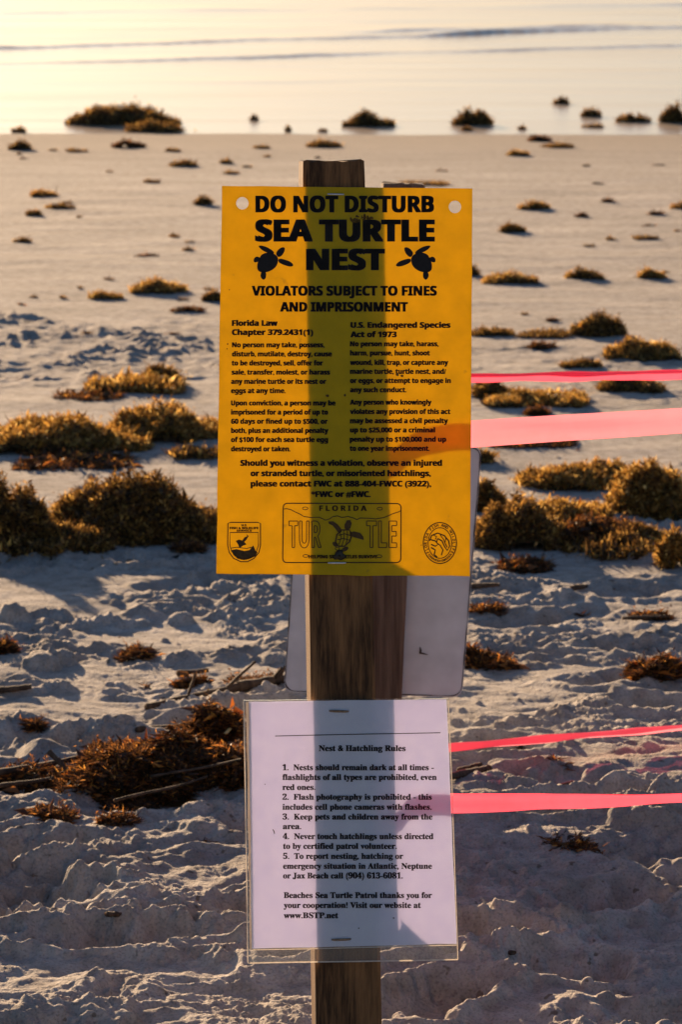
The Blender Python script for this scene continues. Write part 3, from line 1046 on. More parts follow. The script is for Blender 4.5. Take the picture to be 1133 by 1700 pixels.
nf.line([(457, 1222), (560, 1219.6), (650, 1218), (732, 1216.5)], 1.3)
write(nf, 'Nest & Hatchling Rules', 529.8, 673.5, 1247, 9.6, 0, True, bold=.4)
for s, x0, x1, b in [
    ('1.  Nests should remain dark at all times -', 469.4, 720.5, 1278.8), ('flashlights of all types are prohibited, even', 469.4, 725.4, 1295),
    ('red ones.', 469.4, 523.6, 1311.6), ('2.  Flash photography is prohibited - this', 469.4, 717.2, 1327.8),
    ('includes cell phone cameras with flashes.', 469.4, 717, 1344.4), ('3.  Keep pets and children away from the', 469.6, 718.3, 1360.7),
    ('area.', 470, 500, 1376.6), ('4.  Never touch hatchlings unless directed', 470, 720, 1393.2),
    ('to by certified patrol volunteer.', 470.5, 659, 1409.4), ('5.  To report nesting, hatching or', 470.5, 669.6, 1426),
    ('emergency situation in Atlantic, Neptune', 470.5, 717.6, 1442.5), ('or Jax Beach call (904) 613-6081.', 470.5, 669, 1458.5),
    ('Beaches Sea Turtle Patrol thanks you for', 471.5, 717.6, 1491), ('your cooperation! Visit our website at', 471.5, 699, 1507.5),
    ('www.BSTP.net', 471.5, 561.6, 1524.5)]:
    write(nf, s, x0, x1, b, 9.6, 0, True, bold=.38)
nf.build('lettering', INK, LIFT2, note)
staple(563, 1180.5, 33, 4.6, .0056, note, RUST, .03)
staple(567, 1559.5, 33, 4.2, .0056, note, RUST, -.03)
mk = Flat(); mk.line([(453, 1377), (455, 1380), (456, 1384)], 1.4); mk.build('smudge', GRIME, LIFT2 + .0003, note)
for cx, cy, a in ((440, 1302, .8), (654, 1524, 1.2), (596, 1541, 1.1)):
    mk = Flat(); mk.ell(cx, cy, a, a); mk.build('smudge', GRIME, LIFT2 + .0003, note)
finish(note)
tag(note, 'white paper notice in a clear plastic sleeve, stapled to the front post below the sign', 'notice')

bpy.data.objects.remove(_fo)
bpy.data.curves.remove(_fc)

# ------------------------------------------------------------------ pink tape
def tape(path, name, label, seed, mat=TAPE, fold=0.0):
    """path: list of (centre point, half-width vector up, twist angle) samples joined by a smooth strip 30 mm wide"""
    n = 90
    K = len(path)
    V = []
    r_ = np.random.default_rng(seed)
    C = np.array([p[0] for p in path]); Wd = np.array([p[1] for p in path]); Tw = np.array([p[2] for p in path])
    m = 7
    for k in range(n):
        t = k / (n - 1) * (K - 1)
        i0 = min(int(t), K - 2); f = t - i0
        f2 = f * f * (3 - 2 * f)
        pa, pb, pc, pd = C[max(i0 - 1, 0)], C[i0], C[i0 + 1], C[min(i0 + 2, K - 1)]
        h1 = np.linalg.norm(pc - pb)
        ta = (pc - pa) / np.linalg.norm(pc - pa) * h1; tb = (pd - pb) / np.linalg.norm(pd - pb) * h1
        c = (2 * f ** 3 - 3 * f * f + 1) * pb + (f ** 3 - 2 * f * f + f) * ta + (3 * f * f - 2 * f ** 3) * pc + (f ** 3 - f * f) * tb
        d = (6 * f * f - 6 * f) * pb + (3 * f * f - 4 * f + 1) * ta + (6 * f - 6 * f * f) * pc + (3 * f * f - 2 * f) * tb
        w = Wd[i0] * (1 - f2) + Wd[i0 + 1] * f2
        tw = Tw[i0] * (1 - f2) + Tw[i0 + 1] * f2
        d /= np.linalg.norm(d)
        side_ = np.cross(d, (0, 0, 1.0)); side_ /= np.linalg.norm(side_)
        up = np.cross(side_, d)
        u = up * math.cos(tw) + side_ * math.sin(tw)
        nrm = np.cross(d, u)
        for q in range(m):
            a = q / (m - 1) * 2 - 1
            crease = .0030 * math.sin(a * 2.4 + k * .03 + seed) + .0009 * math.sin(k * .33 + a * 3 + seed) + fold * abs(a + .15) + .0011 * float(gnoise(np.array([k * .16 + a * .6]), np.array([a * 1.6 + seed]), seed)[0])
            V.append(c + u * w * a / 2 + nrm * crease)
    F = [(k * m + q, k * m + q + 1, (k + 1) * m + q + 1, (k + 1) * m + q) for k in range(n - 1) for q in range(m - 1)]
    o_ = link(name, raw_mesh(name, V, np.array(F)), mat)
    tag(o_, label, 'tape', 'pink tapes strung round the nest')
    return o_


W = .0305
def pt(u, v, y): return at_depth(u, v, y)
PB = .05                                      # tapes pass behind the sheets at the post's side
right_front = at_depth(2350, 640, 5.0)
# end stakes to the right, beyond the frame
def px_w(pxs, y): return pxs * y / FPX
E1 = (1900, 4.62); E2 = (1900, 5.75)
a0 = pt(622, 733, 4.06)
tape([(pt(560, 733, 4.10), W, 0), (pt(618, 732, 4.06), W, .0), (pt(700, 727, 4.012), W, .0), (pt(785, 721, 4.012), W, .0), (pt(1133, 698, 4.24), W, .1), (pt(E1[0], 650, E1[1]), W, .2)],
     'flagging_tape', 'wide pale pink tape running right from behind the lower half of the amber sign', 1)
tape([(pt(560, 1332, 4.07), W * .8, .1), (pt(640, 1331, 4.01), W * .75, .1), (pt(690, 1331, 3.977), W * .78, .1), (pt(760, 1331, 3.98), W * .78, .2), (pt(940, 1326, 4.14), W * .7, .5), (pt(1133, 1319, 4.24), W * .58, .75), (pt(E1[0], 1290, E1[1]), W * .7, .6)],
     'flagging_tape', 'bright pink tape running right from the white notice, lowest of the four', 2, TAPE3, fold=.004)
tape([(pt(660, 622, D2 - .012), W * .5, 1.0), (pt(785, 621.5, D2 + .02), W * .9, 1.18), (pt(960, 619, D2 + .1), W, 1.15), (pt(1133, 616, D2 + .2), W, 1.0), (pt(E2[0], 600, E2[1]), W, .6)],
     'flagging_tape', 'narrow twisted deep pink tape crossing right of the amber sign, topmost of the four', 3, TAPE3, fold=.007)
tape([(pt(650, 1248, D2 - .012), W * .5, 1.1), (pt(748, 1236.5, D2), W * .8, 1.22), (pt(940, 1219, D2 + .08), W * .9, 1.1), (pt(1133, 1203, D2 + .16), W, .95), (pt(E2[0], 1140, E2[1]), W, .6)],
     'flagging_tape', 'thin pink tape rising to the right from the top half of the white notice', 4, TAPE, fold=.008)
# the two lengths that join the front post to the stake behind it
tape([(pt(585, 890, 4.09), W, 0), (pt(650, 617, D2 + .02), W, .0)], 'flagging_tape', 'pink tape stretched back from the front post to the stake, hidden behind the amber sign', 5, TAPE2)
tape([(pt(588, 1448, 4.09), W, 0), (pt(645, 1250, D2 + .02), W, .0)], 'flagging_tape', 'pink tape stretched back from the front post to the stake, hidden behind the white notice', 6, TAPE2)
# tape turns round the posts
# ------------------------------------------------------------------ seaweed
def lobes_for(r_, w, d, h, k, flat=False):
    L = []
    for q in range(k):
        cx = r_.uniform(-.42, .42) * w; cy = r_.uniform(-.3, .3) * d
        rx = w * r_.uniform(.16, .30); ry = d * r_.uniform(.25, .45)
        hh = h * r_.uniform(.4, .95) * (1 - .85 * (abs(cx) / (w * .5)) ** 2)
        L.append((cx, cy, rx, ry, hh))
    L.append((r_.uniform(-.12, .12) * w, 0, w * .36, d * .42, h * r_.uniform(.7, .85)))
    L.append((r_.uniform(-.2, .2) * w, 0, w * .2, d * .3, h))
    return L


def mound(L, x, y):
    z = np.zeros_like(x)
    for cx, cy, rx, ry, hh in L:
        z = np.maximum(z, hh * (1 + .55 * gnoise((x + cx * 3) / (rx * .42), y / (ry * .42), int(hh * 1e5) % 97)) * np.clip(1 - ((x - cx) / rx) ** 2 - ((y - cy) / ry) ** 2, 0, 1) ** .75)
    return z


def leaf_batch(r_, P, Dv, ll, lw):
    n = len(P)
    Rn = r_.normal(size=(n, 3))
    S = np.cross(Dv, Rn); S /= np.linalg.norm(S, axis=1)[:, None] + 1e-9
    Nn = np.cross(S, Dv)
    L = ll[:, None]; w_ = lw[:, None]
    bend = r_.normal(size=(n, 1)) * .25
    mid = P + Dv * L * .5 + Nn * L * bend * .5
    V = np.stack([P, mid + S * w_ * .5 + Nn * w_ * .2, P + Dv * L + Nn * L * bend * -.2, mid - S * w_ * .5 + Nn * w_ * .2], 1).reshape(-1, 3)
    b = np.arange(n)[:, None] * 4
    F = np.concatenate([b + np.array([0, 1, 2]), b + np.array([0, 2, 3])], 0)
    return V, F


def seaweed(u, v, wpx, hpx, mat, label, seed, nleaf, lsize=.020, k=4, dfac=.75, name='seaweed_clump', z=None, sprigs=.12, cat='seaweed', group=None, corefrac=.8):
    r_ = np.random.default_rng(seed + 1000)
    zg = WATER_Z if z == 'water' else 0.0
    p = on_ground(u, v, zg)
    if z != 'water':
        for _ in range(3): p = on_ground(u, v, gz(p[0], p[1]))
    D = p[1]
    sc_ = D / FPX
    w = wpx * sc_
    d = max(min(w * dfac, w), .02)
    graz = (HC - zg) / D
    hpx = hpx * (.84 if 600 < v < 1000 else 1)
    h = max(hpx * sc_ - d * graz * .55 - lsize * .35, hpx * sc_ * .42)
    cy = p[1] + d * .42
    x0 = p[0] * (cy / p[1])
    L = lobes_for(r_, w, d, h, k)
    def G(x, y):
        return np.full(x.shape, WATER_Z) if z == 'water' else beach_z(x + x0, y + cy)
    # core
    nx, ny = 26, 18
    X, Y = np.meshgrid(np.linspace(-.55 * w, .55 * w, nx), np.linspace(-.55 * d, .55 * d, ny))
    M = mound(L, X, Y) * corefrac
    M = M * (1 + .25 * gnoise(X / (w * .1 + 1e-6), Y / (w * .1 + 1e-6), seed))
    zc = G(X, Y)
    Z = np.where(M > .001, zc + M, zc - .012 - .1 * h)
    i = np.arange(ny - 1)[:, None] * nx + np.arange(nx - 1)[None, :]
    F4 = np.stack([i, i + 1, i + 1 + nx, i + nx], -1).reshape(-1, 4)
    V = [np.stack([X + x0, Y + cy, Z], -1).reshape(-1, 3)]
    nb = nx * ny
    # leaves over the mound
    if v < 640: lsize = lsize * .62
    n = int(nleaf * (1.5 if v < 640 else 1.5 if v < 1000 else 1) * (1.5 if v > 600 else 1.1))
    x = np.zeros(0); y = np.zeros(0)
    while len(x) < n:
        a = r_.uniform(-.52, .52, n * 3) * w; b = r_.uniform(-.52, .52, n * 3) * d
        ok = (mound(L, a, b) > .04 * h) | (r_.uniform(size=n * 3) < .11 * np.exp(-((b / d) ** 2 + (a / w) ** 2) * 9))
        x = np.concatenate([x, a[ok]]); y = np.concatenate([y, b[ok]])
    x, y = x[:n], y[:n]
    hm = mound(L, x, y)
    e = .03 * w
    gxn = (mound(L, x + e, y) - mound(L, x - e, y)) / (2 * e); gyn = (mound(L, x, y + e) - mound(L, x, y - e)) / (2 * e)
    Nn = np.stack([-gxn, -gyn, np.ones(n)], 1); Nn /= np.linalg.norm(Nn, axis=1)[:, None]
    fz = .72 + .33 * r_.uniform(size=n)
    ground = G(x, y)
    P = np.stack([x + x0, y + cy, ground + hm * fz], 1)
    Dv = Nn * .35 + r_.normal(size=(n, 3)) * .75
    if mat is WEED_R: Dv[:, 2] *= .45
    if mat is WEED_R: Dv[:, 2] *= .45
    Dv /= np.linalg.norm(Dv, axis=1)[:, None]
    rusty = mat is WEED_R
    if lsize >= .018 and hpx > 30 and v > 600: lsize = lsize * .62
    ll = lsize * r_.uniform(.4, 1.35, n) * (1.25 if rusty else 1); lw = ll * (r_.uniform(.06, .16, n) if rusty else r_.uniform(.13, .30, n))
    st = r_.uniform(size=n) < .14              # long stringy stems among the blades
    ll[st] *= 1.5; lw[st] *= .5
    big = r_.uniform(size=n) < .02
    ll[big] *= 1.6; lw[big] *= 1.9
    VL, FL = leaf_batch(r_, P, Dv, ll, lw)
    V.append(VL); F3 = [FL + nb]; nb += len(VL)
    # sprigs: short stems with leaves standing off the outline
    ns = int(n * sprigs / 9)
    if ns:
        idx = r_.integers(0, n, ns)
        for q in idx:
            d0 = Nn[q] * .6 + r_.normal(size=3) * .5 + np.array((0, 0, .45)); d0 /= np.linalg.norm(d0)
            le = lsize * r_.uniform(1.0, 2.2)
            tt = np.linspace(0, 1, 9)
            cur = P[q] + d0[None] * le * tt[:, None] + np.array((0, 0, -1))[None] * (le * .35 * tt ** 2)[:, None] + r_.normal(size=3)[None] * (le * .2 * tt ** 2)[:, None]
            dd = d0[None] * .6 + r_.normal(size=(9, 3)) * .7
            dd /= np.linalg.norm(dd, axis=1)[:, None]
            VL, FL = leaf_batch(r_, cur, dd, lsize * r_.uniform(.4, .8, 9), lsize * r_.uniform(.08, .16, 9))
            V.append(VL); F3.append(FL + nb); nb += len(VL)
    V = np.concatenate(V)
    org = np.array((x0, cy, float(G(np.array([0.0]), np.array([0.0]))[0])))
    me = raw_mesh(name, V - org, F4, np.concatenate(F3), False)
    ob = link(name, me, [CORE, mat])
    ob.location = org
    mi = np.ones(len(me.polygons), np.int32); mi[:len(F4)] = 0
    me.polygons.foreach_set('material_index', mi)
    tag(ob, label, cat, group)
    return ob


G_, R_, D_w = WEED_G, WEED_R, WEED_SHADED
FAR = 'seaweed clumps dotted over the smooth sand'
SEA = 'seaweed clumps lying in the shallow water'
WR = 'seaweed heaps of the wrack line'
CLUMPS = [
 # u, v, w, h, material, label, leaves, leaf size, lobes, kind
 (205, 208, 178, 40, D_w, 'long dark raft of seaweed in the shallows at upper left, widest one in the water', 2600, .035, 7, 'w'),
 (268, 220, 112, 22, D_w, 'low flat seaweed raft just in front of the widest one in the water', 1300, .03, 5, 'w'),
 (612, 210, 80, 30, D_w, 'dark seaweed mound in the shallow water above the amber sign', 1300, .03, 4, 'w'),
 (787, 208, 66, 30, D_w, 'square-topped dark seaweed mound in the water above the right corner of the sign', 1200, .03, 4, 'w'),
 (776, 217, 18, 9, D_w, 'small dark lump touching the front of the square-topped mound', 150, .02, 2, 'w'),
 (932, 173, 24, 17, D_w, 'small seaweed tuft farthest out in the water on the right', 220, .025, 2, 'w'),
 (982, 194, 37, 17, D_w, 'mid-sized seaweed tuft in the water right of the farthest one', 350, .025, 3, 'w'),
 (985, 212, 36, 7, D_w, 'thin flat streak of weed at the water edge on the right', 160, .025, 3, 'w'),
 (1052, 203, 58, 17, D_w, 'low long seaweed clump in the water near the right edge', 600, .025, 4, 'w'),
 (1120, 204, 46, 36, D_w, 'tall seaweed mound in the water cut by the right edge', 900, .03, 4, 'w'),
 (423, 200, 14, 13, D_w, 'lone little weed tuft in the water between the raft and the sign', 120, .02, 2, 'w'),
 (480, 218, 15, 13, D_w, 'little upright weed tuft at the waterline left of the post', 120, .02, 2, 'w'),
 (536, 219, 20, 7, D_w, 'tiny flat weed scrap at the waterline above the post', 100, .02, 2, 'w'),
 (30, 220, 26, 13, D_w, 'small weed tuft in the water at the far left edge', 160, .025, 2, 'w'),
 (868, 215, 16, 9, D_w, 'tiny pointed weed scrap at the waterline right of the square-topped mound', 90, .02, 2, 'w'),
 (36, 249, 42, 20, D_w, 'brown double seaweed clump at the left edge just below the waterline', 420, .022, 3, 's'),
 (211, 246, 54, 18, R_, 'reddish brown seaweed clump just below the waterline under the widest raft', 500, .022, 4, 's'),
 (125, 253, 38, 7, D_w, 'thin seaweed streak below the waterline at left', 200, .02, 3, 's'),
 (286, 252, 30, 7, D_w, 'thin brownish weed streak below the low flat raft', 180, .02, 3, 's'),
 (306, 277, 48, 13, D_w, 'flat dark clump on grey sand, upper left of the amber sign', 400, .022, 4, 's'),
 (375, 272, 24, 9, D_w, 'upper of the two small clumps just left of the post top', 150, .02, 2, 's'),
 (382, 289, 26, 7, D_w, 'lower of the two small clumps just left of the post top', 150, .02, 2, 's'),
 (253, 304, 30, 7, D_w, 'thin dark weed streak on the sand left of the sign top', 150, .02, 3, 's'),
 (73, 327, 56, 13, G_, 'flat olive clump near the left edge, upper one of a loose trio', 420, .02, 4, 's'),
 (99, 347, 46, 12, D_w, 'flat dark clump near the left edge, middle one of a loose trio', 360, .02, 3, 's'),
 (57, 359, 32, 12, D_w, 'small pointed clump near the left edge, lowest one of a loose trio', 260, .02, 3, 's'),
 (337, 341, 32, 18, D_w, 'rounded dark clump beside the upper left corner of the amber sign', 360, .02, 3, 's'),
 (37, 403, 28, 11, D_w, 'small grey-black clump alone near the left edge', 220, .018, 3, 's'),
 (288, 393, 18, 5, D_w, 'tiny dark scrap, upper one of two left of the sign', 90, .016, 2, 's'),
 (311, 417, 24, 7, D_w, 'tiny dark scrap, lower one of two left of the sign', 110, .016, 2, 's'),
 (247, 426, 42, 5, R_, 'faint rusty weed streak on the sand left of the sign', 150, .016, 3, 's'),
 (258, 487, 98, 28, G_, 'large golden brown clump on smooth sand left of the sign', 1700, .02, 6, 's'),
 (172, 497, 60, 15, G_, 'low golden clump left of the large golden brown one', 620, .018, 4, 's'),
 (350, 501, 42, 23, D_w, 'dark clump tucked against the left edge of the amber sign', 500, .018, 3, 's'),
 (310, 518, 52, 13, R_, 'flat brown clump in front of the large golden brown one', 480, .018, 4, 's'),
 (436, 247, 30, 8, D_w, 'small flat clump below the waterline left of the post', 200, .02, 2, 's'),
 (543, 245, 76, 15, D_w, 'wide flat clump right behind the post top', 700, .022, 5, 's'),
 (895, 235, 44, 14, R_, 'brown clump below the waterline at right, upper of an overlapping pair', 420, .022, 3, 's'),
 (930, 246, 60, 11, D_w, 'long flat clump below the waterline at right, lower of an overlapping pair', 420, .022, 4, 's'),
 (858, 259, 40, 13, G_, 'small golden clump left of the overlapping pair', 340, .02, 3, 's'),
 (888, 349, 50, 18, G_, 'golden topped clump right of the sign top with a short shadow', 560, .02, 4, 's'),
 (848, 387, 46, 18, D_w, 'neat dark rounded clump right of the sign with a short shadow', 560, .02, 3, 's'),
 (1130, 347, 34, 13, G_, 'golden clump cut by the right edge on the smooth sand', 320, .02, 3, 's'),
 (845, 471, 90, 22, G_, 'long low dark clump right of the sign, longest on the smooth sand', 1300, .02, 6, 's'),
 (972, 464, 60, 22, D_w, 'thick dark clump on the smooth sand, middle of a row of three', 900, .02, 4, 's'),
 (1078, 463, 50, 18, G_, 'golden clump on the smooth sand, rightmost of a row of three', 640, .02, 3, 's'),
 (787, 458, 30, 20, D_w, 'dark clump half hidden by the right edge of the amber sign', 320, .02, 2, 's'),
 (1014, 399, 18, 7, D_w, 'tiny grey-black scrap, left one of two at right', 100, .016, 2, 's'),
 (1075, 398, 44, 9, D_w, 'flat grey-black streak, right one of two at right', 260, .016, 4, 's'),
 (966, 361, 22, 10, R_, 'pale orange weed scrap alone on the sand at right', 140, .018, 2, 's'),
 (1090, 357, 28, 9, R_, 'lower of two rusty weed scraps near the right edge', 160, .018, 2, 's'),
 (1010, 336, 24, 9, R_, 'upper of two rusty weed scraps near the right edge', 150, .018, 2, 's'),
 (918, 534, 22, 10, R_, 'tiny pale orange tuft above the low strip of weed at right', 120, .016, 2, 's'),
 (818, 559, 70, 17, D_w, 'low dark strip of weed next to the amber sign at right', 760, .018, 5, 's'),
 (998, 560, 90, 42, D_w, 'big dark dome of seaweed at right above the pink tapes', 2400, .02, 5, 's'),
 (905, 561, 90, 13, D_w, 'low strip of weed trailing left from the big dark dome', 760, .018, 6, 's'),
 (1066, 595, 118, 38, G_, 'bushy olive clump at right just below the big dark dome', 2600, .02, 7, 's'),
 (898, 581, 48, 14, R_, 'small brown clump between the low strip and the topmost tape', 480, .018, 3, 's'),
 (965, 610, 66, 15, D_w, 'grey-brown clump lying just above the topmost pink tape', 620, .018, 4, 's'),
 (700, 309, 90, 8, D_w, 'dark clump peeping over the top edge of the amber sign', 500, .02, 4, 's'),
 (224, 653, 150, 26, G_, 'golden bushy strip of weed left of the sign middle', 2600, .02, 7, 'm'),
 (270, 640, 56, 30, D_w, 'dark dome at the right end of the golden bushy strip', 1200, .018, 3, 'm'),
 (75, 750, 240, 78, G_, 'long golden bank of weed reaching in from the left edge', 6500, .022, 9, 'm'),
 (272, 733, 190, 78, G_, 'golden bank of weed ending at the left edge of the amber sign', 6000, .022, 8, 'm'),
 (80, 757, 90, 20, R_, 'glowing orange tuft in front of the long golden bank', 1700, .0125, 5, 'm'),
 (25, 908, 150, 132, D_w, 'tall dark mound of weed cut by the left edge', 6000, .022, 6, 'm'),
 (225, 908, 275, 146, D_w, 'biggest dark mound of weed, left of the lower amber sign', 12000, .022, 9, 'm'),
 (50, 925, 160, 24, D_w, 'loose dark fringe of weed before the mound at the left edge', 900, .02, 7, 'm'),
 (315, 922, 50, 18, R_, 'thin brown scrap in front of the biggest dark mound', 442, .0125, 4, 'm'),
 (890, 676, 165, 38, G_, 'golden weed strip right of the sign between the two upper tapes', 3200, .02, 7, 'm'),
 (815, 658, 70, 36, D_w, 'dark weed mound beside the sign between the two upper tapes', 1500, .02, 4, 'm'),
 (1045, 652, 120, 40, D_w, 'dark weed mound near the right edge between the two upper tapes', 2000, .02, 5, 'm'),
 (890, 690, 40, 16, R_, 'small brown tuft touching the top of the wide pale tape', 680, .0125, 3, 'm'),
 (880, 745, 190, 18, R_, 'low brown strip of weed showing under the wide pale tape', 1870, .0125, 6, 'm'),
 (935, 812, 165, 52, G_, 'golden orange weed heap at right below the wide pale tape', 4200, .022, 7, 'm'),
 (1075, 858, 170, 112, G_, 'tall bushy golden heap at the right edge below the wide pale tape', 8000, .022, 8, 'm'),
 (850, 912, 170, 110, D_w, 'dark mound with bright tips right beside the lower amber sign', 6500, .022, 7, 'm'),
 (985, 900, 170, 56, R_, 'low rusty bank joining the dark mound to the tall golden heap', 6460, .0125, 7, 'm'),
 (178, 748, 150, 52, G_, 'golden weed filling the middle of the long bank at left', 3000, .022, 6, 'm'),
 (800, 850, 70, 64, D_w, 'dark weed mound tucked beside the upper edge of the grey plate', 2200, .02, 4, 'm'),
 (935, 868, 150, 52, G_, 'golden weed mat lying between the dark mound and the tall golden heap', 3200, .02, 7, 'm'),
 (1000, 806, 120, 50, G_, 'golden weed mat behind the tall bushy heap at right', 2600, .02, 6, 'm'),
 (1050, 908, 120, 40, D_w, 'dark weed mat at the foot of the tall golden heap at right', 2200, .02, 6, 'm'),
 (130, 915, 120, 60, D_w, 'low dark saddle of weed joining the two big mounds at left', 2600, .02, 6, 'm'),
 (120, 777, 190, 11, R_, 'flat brown strand of weed on the sand below the long golden bank', 900, .018, 8, 'm'),
 (330, 762, 90, 9, D_w, 'flat dark strand of weed beside the sign below the golden bank', 420, .018, 6, 'm'),
 (1010, 930, 150, 12, D_w, 'flat dark strand of weed on the sand before the right bank', 700, .018, 8, 'm'),
 (150, 665, 110, 7, R_, 'faint brown strand of weed left of the golden bushy strip', 380, .016, 6, 'm'),
 (1122, 940, 52, 76, G_, 'golden clump cut by the right edge, lowest of the weed bank', 2200, .022, 4, 'm'),
 (800, 770, 60, 22, D_w, 'small dark tuft by the upper corner of the grey plate', 500, .018, 3, 'm'),
 (865, 950, 90, 26, R_, 'rusty red tuft lying on the sand in front of the dark mound at right', 1700, .0125, 5, 'm'),
 (1092, 1124, 92, 40, R_, 'rusty red heap on the sand near the right edge', 3400, .0125, 6, 'm'),
 (815, 1110, 84, 24, R_, 'flat rusty red weed patch beside the grey plate', 1530, .0125, 6, 'm'),
 (800, 1016, 66, 12, R_, 'narrow rusty weed strip right of the top of the grey plate', 680, .0125, 5, 'm'),
 (1085, 1030, 70, 9, R_, 'thin rusty weed strand on the sand near the right edge', 340, .0125, 5, 'm'),
 (230, 1094, 66, 11, R_, 'thin rusty weed strip on trampled sand at left', 544, .0125, 5, 'm'),
 (318, 1142, 44, 20, R_, 'small spiky rusty tuft by the long branch', 510, .0125, 4, 'm'),
 (5, 1085, 40, 26, R_, 'rusty tuft cut by the left edge on trampled sand', 510, .0125, 3, 'm'),
 (420, 1140, 80, 18, R_, 'dark rusty weed tangled on the end of the long branch', 1020, .0125, 5, 'm'),
 (290, 1330, 300, 112, R_, 'large dark rusty heap of weed and stalks left of the white notice', 24000, .0125, 12, 'n'),
 (355, 1235, 100, 62, R_, 'rusty crown of weed on top of the large heap beside the notice', 4420, .0125, 5, 'n'),
 (165, 1318, 190, 30, R_, 'low trailing end of weed at the left foot of the large rusty heap', 3200, .0125, 7, 'n'),
 (60, 1296, 150, 14, R_, 'thin line of weed and straw along the two dark reeds at left', 900, .0125, 7, 'n'),
 (90, 1362, 80, 16, R_, 'orange weed scrap in front of the large heap, left one of two', 714, .0125, 5, 'n'),
 (196, 1368, 50, 20, R_, 'dark orange weed scrap in front of the large heap, right one of two', 510, .0125, 4, 'n'),
 (55, 1213, 30, 18, R_, 'little pinkish weed tuft on the sand at left', 306, .0125, 3, 'n'),
 (950, 1408, 84, 9, R_, 'thin rusty strand of weed below the lowest pink tape', 442, .0125, 6, 'n'),
]
for k, (u, v, w, h, mt, lab, nl, ls, lb, kind) in enumerate(CLUMPS):
    far = kind in 'ws'
    seaweed(u, v, w, h, mt, lab, k, nl, ls, lb, .6 if kind == 'w' else .75 if kind == 's' else .8, z='water' if kind == 'w' else None,
            sprigs=.16 if far else .22, group={'w': SEA, 's': FAR, 'm': WR, 'n': WR}[kind], corefrac=.72 if h < 30 else .8)

# tiny scraps of weed dotted over the smooth sand
tr = np.random.default_rng(77)
for k in range(46):
    v = tr.uniform(236, 560)
    u = tr.uniform(0, 1133)
    if 350 < u < 800 and v > 290: continue
    seaweed(u, v, tr.uniform(8, 24), tr.uniform(3, 6), [D_w, R_, D_w][k % 3], 'tiny scrap of dried weed dotted on the smooth sand behind the sign', 500 + k, 40, .014, 2,
            name='seaweed_scrap', cat='seaweed', group='tiny weed scraps on the smooth sand')
for k in range(18):
    v = tr.uniform(960, 1420)
    u = tr.uniform(0, 1133)
    if 390 < u < 800: continue
    seaweed(u, v, tr.uniform(8, 24), tr.uniform(2.5, 5), R_, 'tiny rusty shred of weed lying on the trampled sand', 600 + k, 22, .012, 2,
            name='seaweed_shred', cat='seaweed', group='tiny weed shreds on the trampled sand')

# ------------------------------------------------------------------ sticks and reeds
def settle(u, v, lift):
    z = 0.0
    for _ in range(6):
        p = on_ground(u, v, z)
        z = .5 * z + .5 * (gz(p[0], p[1]) + lift)
    p = on_ground(u, v, z)
    return p


def stick(p0, p1, r0, r1, label, seed, mat=STICKM, name='driftwood_stick', wob=.02, lift=(.006, .006), cat='stick', forks=0, flat=1.0):
    r_ = np.random.default_rng(seed)
    a, b = settle(*p0, lift[0]), settle(*p1, lift[1])
    org = a.copy()
    V, F, F3 = [], [], []
    def tube(a, b, r0, r1, n=16, m=7):
        base = len(V)
        L = np.linalg.norm(b - a)
        d = (b - a) / L
        s = np.cross(d, (0, 0, 1)); s /= np.linalg.norm(s); u_ = np.cross(s, d)
        w1, w2 = r_.normal(size=2)
        for k in range(n):
            t = k / (n - 1)
            c = a + (b - a) * t + s * wob * L * math.sin(t * math.pi * 1.3 + w1) * .6 + u_ * wob * L * math.sin(t * math.pi * 2 + w2) * .25
            r = (r0 + (r1 - r0) * t) * (1 + .1 * r_.normal())
            for q in range(m):
                th = 2 * math.pi * q / m
                V.append(c - org + (s * math.cos(th) + u_ * math.sin(th) * flat) * r)
        for k in range(n - 1):
            for q in range(m):
                F.append((base + k * m + q, base + (k + 1) * m + q, base + (k + 1) * m + (q + 1) % m, base + k * m + (q + 1) % m))
        for e in (base, base + (n - 1) * m):
            for q in range(1, m - 1): F3.append((e, e + q, e + q + 1))
    tube(a, b, r0, r1)
    for f in range(forks):
        t = r_.uniform(.3, .8)
        c = a + (b - a) * t
        e = c + (b - a) * .2 + np.array((r_.normal() * .02, r_.normal() * .03, .02 + .02 * r_.uniform()))
        tube(c, e, r0 * .5, r1 * .4, 8, 5)
    o_ = link(name, raw_mesh(name, V, np.array(F), np.array(F3)), mat)
    o_.location = org
    tag(o_, label, cat)
    return o_


stick((-40, 1290), (170, 1250), .006, .004, 'long dark reed lying at the left edge, upper one of two', 1, lift=(.012, .014), cat='reed', name='dead_reed')
stick((-40, 1310), (90, 1292), .004, .003, 'dark reed at the left edge, lower one of two', 2, lift=(.010, .010), cat='reed', name='dead_reed')
stick((82, 1248), (112, 1280), .005, .004, 'short stub of reed standing off the long dark reed', 3, lift=(.03, .008), cat='reed', name='dead_reed')
stick((245, 1175), (410, 1135), .006, .007, 'long crooked branch lying on the sand left of the grey plate', 4, lift=(.006, .014), forks=2, wob=.03, cat='branch', name='driftwood_branch')
stick((395, 1140), (500, 1122), .010, .006, 'dark branch end passing behind the grey plate', 5, lift=(.012, .012), forks=2, cat='branch', name='driftwood_branch')
stick((225, 1212), (330, 1203), .006, .004, 'dark stick half buried above the large rusty heap', 6)
stick((-20, 1148), (52, 1140), .006, .005, 'dark stick on the sand at the left edge', 7)
stick((735, 1292), (812, 1276), .006, .006, 'straight dark stick just right of the white notice', 8, wob=.004, lift=(.012, .014))
stick((760, 1279), (800, 1269), .004, .004, 'thin stick just above the straight dark one beside the notice', 9, wob=.004, lift=(.014, .014))
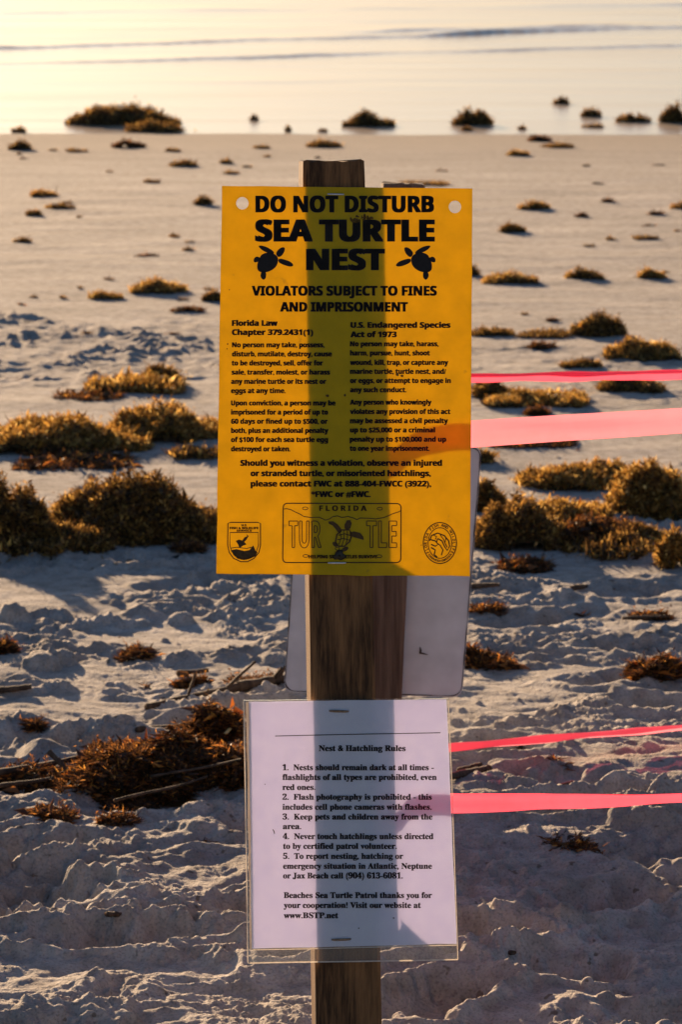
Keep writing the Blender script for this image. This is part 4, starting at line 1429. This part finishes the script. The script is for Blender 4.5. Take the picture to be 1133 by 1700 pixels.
stick((905, 1312), (955, 1300), .005, .008, 'dark wedge of bark just above the lowest pink tape', 10, lift=(.01, .016), wob=.03, flat=.7, cat='bark', name='bark_piece')
stick((785, 1579), (853, 1582), .0055, .005, 'flat dark strip of wood right of the bottom of the notice', 11, wob=.005, lift=(.012, .012), flat=.6)
stick((178, 1518), (205, 1517), .006, .006, 'small grey chip of wood on the sand at lower left', 12, lift=(.01, .01), flat=.6, cat='chip', name='wood_chip')
stick((785, 973), (830, 971), .006, .004, 'short dark stick right of the sign bottom', 13, lift=(.008, .008))
stick((950, 976), (975, 973), .006, .004, 'dark twig on the sand right of the short dark stick', 14, lift=(.006, .006), cat='twig', name='driftwood_twig')
stick((1035, 1027), (1110, 1023), .004, .003, 'thin brown twig on the sand near the right edge', 15, lift=(.006, .006), cat='twig', name='driftwood_twig')
stick((295, 1118), (345, 1113), .005, .004, 'small dark twig on trampled sand at left', 16, lift=(.006, .006), cat='twig', name='driftwood_twig')
stick((372, 1218), (398, 1190), .004, .0005, 'pale dry reed blade glowing beside the white notice', 17, mat=REED, lift=(.03, .05), wob=.02, flat=.25, cat='reed', name='reed_blade')
stick((344, 1150), (347, 1142), .003, .0005, 'tiny pale blade standing upright by the long branch', 18, mat=REED, lift=(.004, .02), flat=.3, cat='reed', name='reed_blade')
for k, (a, b) in enumerate([((210, 1262), (330, 1240)), ((190, 1330), (345, 1290)), ((250, 1290), (400, 1262))]):
    stick(a, b, .0025, .0018, ['upper brown stalk lying across the large rusty heap', 'lowest brown stalk sticking out of the large rusty heap', 'middle brown stalk crossing the large rusty heap'][k], 30 + k, lift=(.03, .05), wob=.03, cat='stalk', name='dead_stalk')

# end stakes beyond the right edge that hold the tapes
for (px, y, lab) in ((E1[0], E1[1], 'nearer wooden stake holding the tape ends to the right'), (E2[0], E2[1], 'farther wooden stake holding the tape ends to the right')):
    top = HC - (266 + 250) * y / FPX * 1.1
    vv0 = -250 + (HC - top) * FPX / y
    st_ = post_mesh('wooden_stake', lambda v: px - 5, lambda v: px + 85, 300, -250 + (HC + .05) * FPX / y, VPlane(y), .04, 0, WOOD2, 12, 30)
    tag(st_, lab, 'stake')
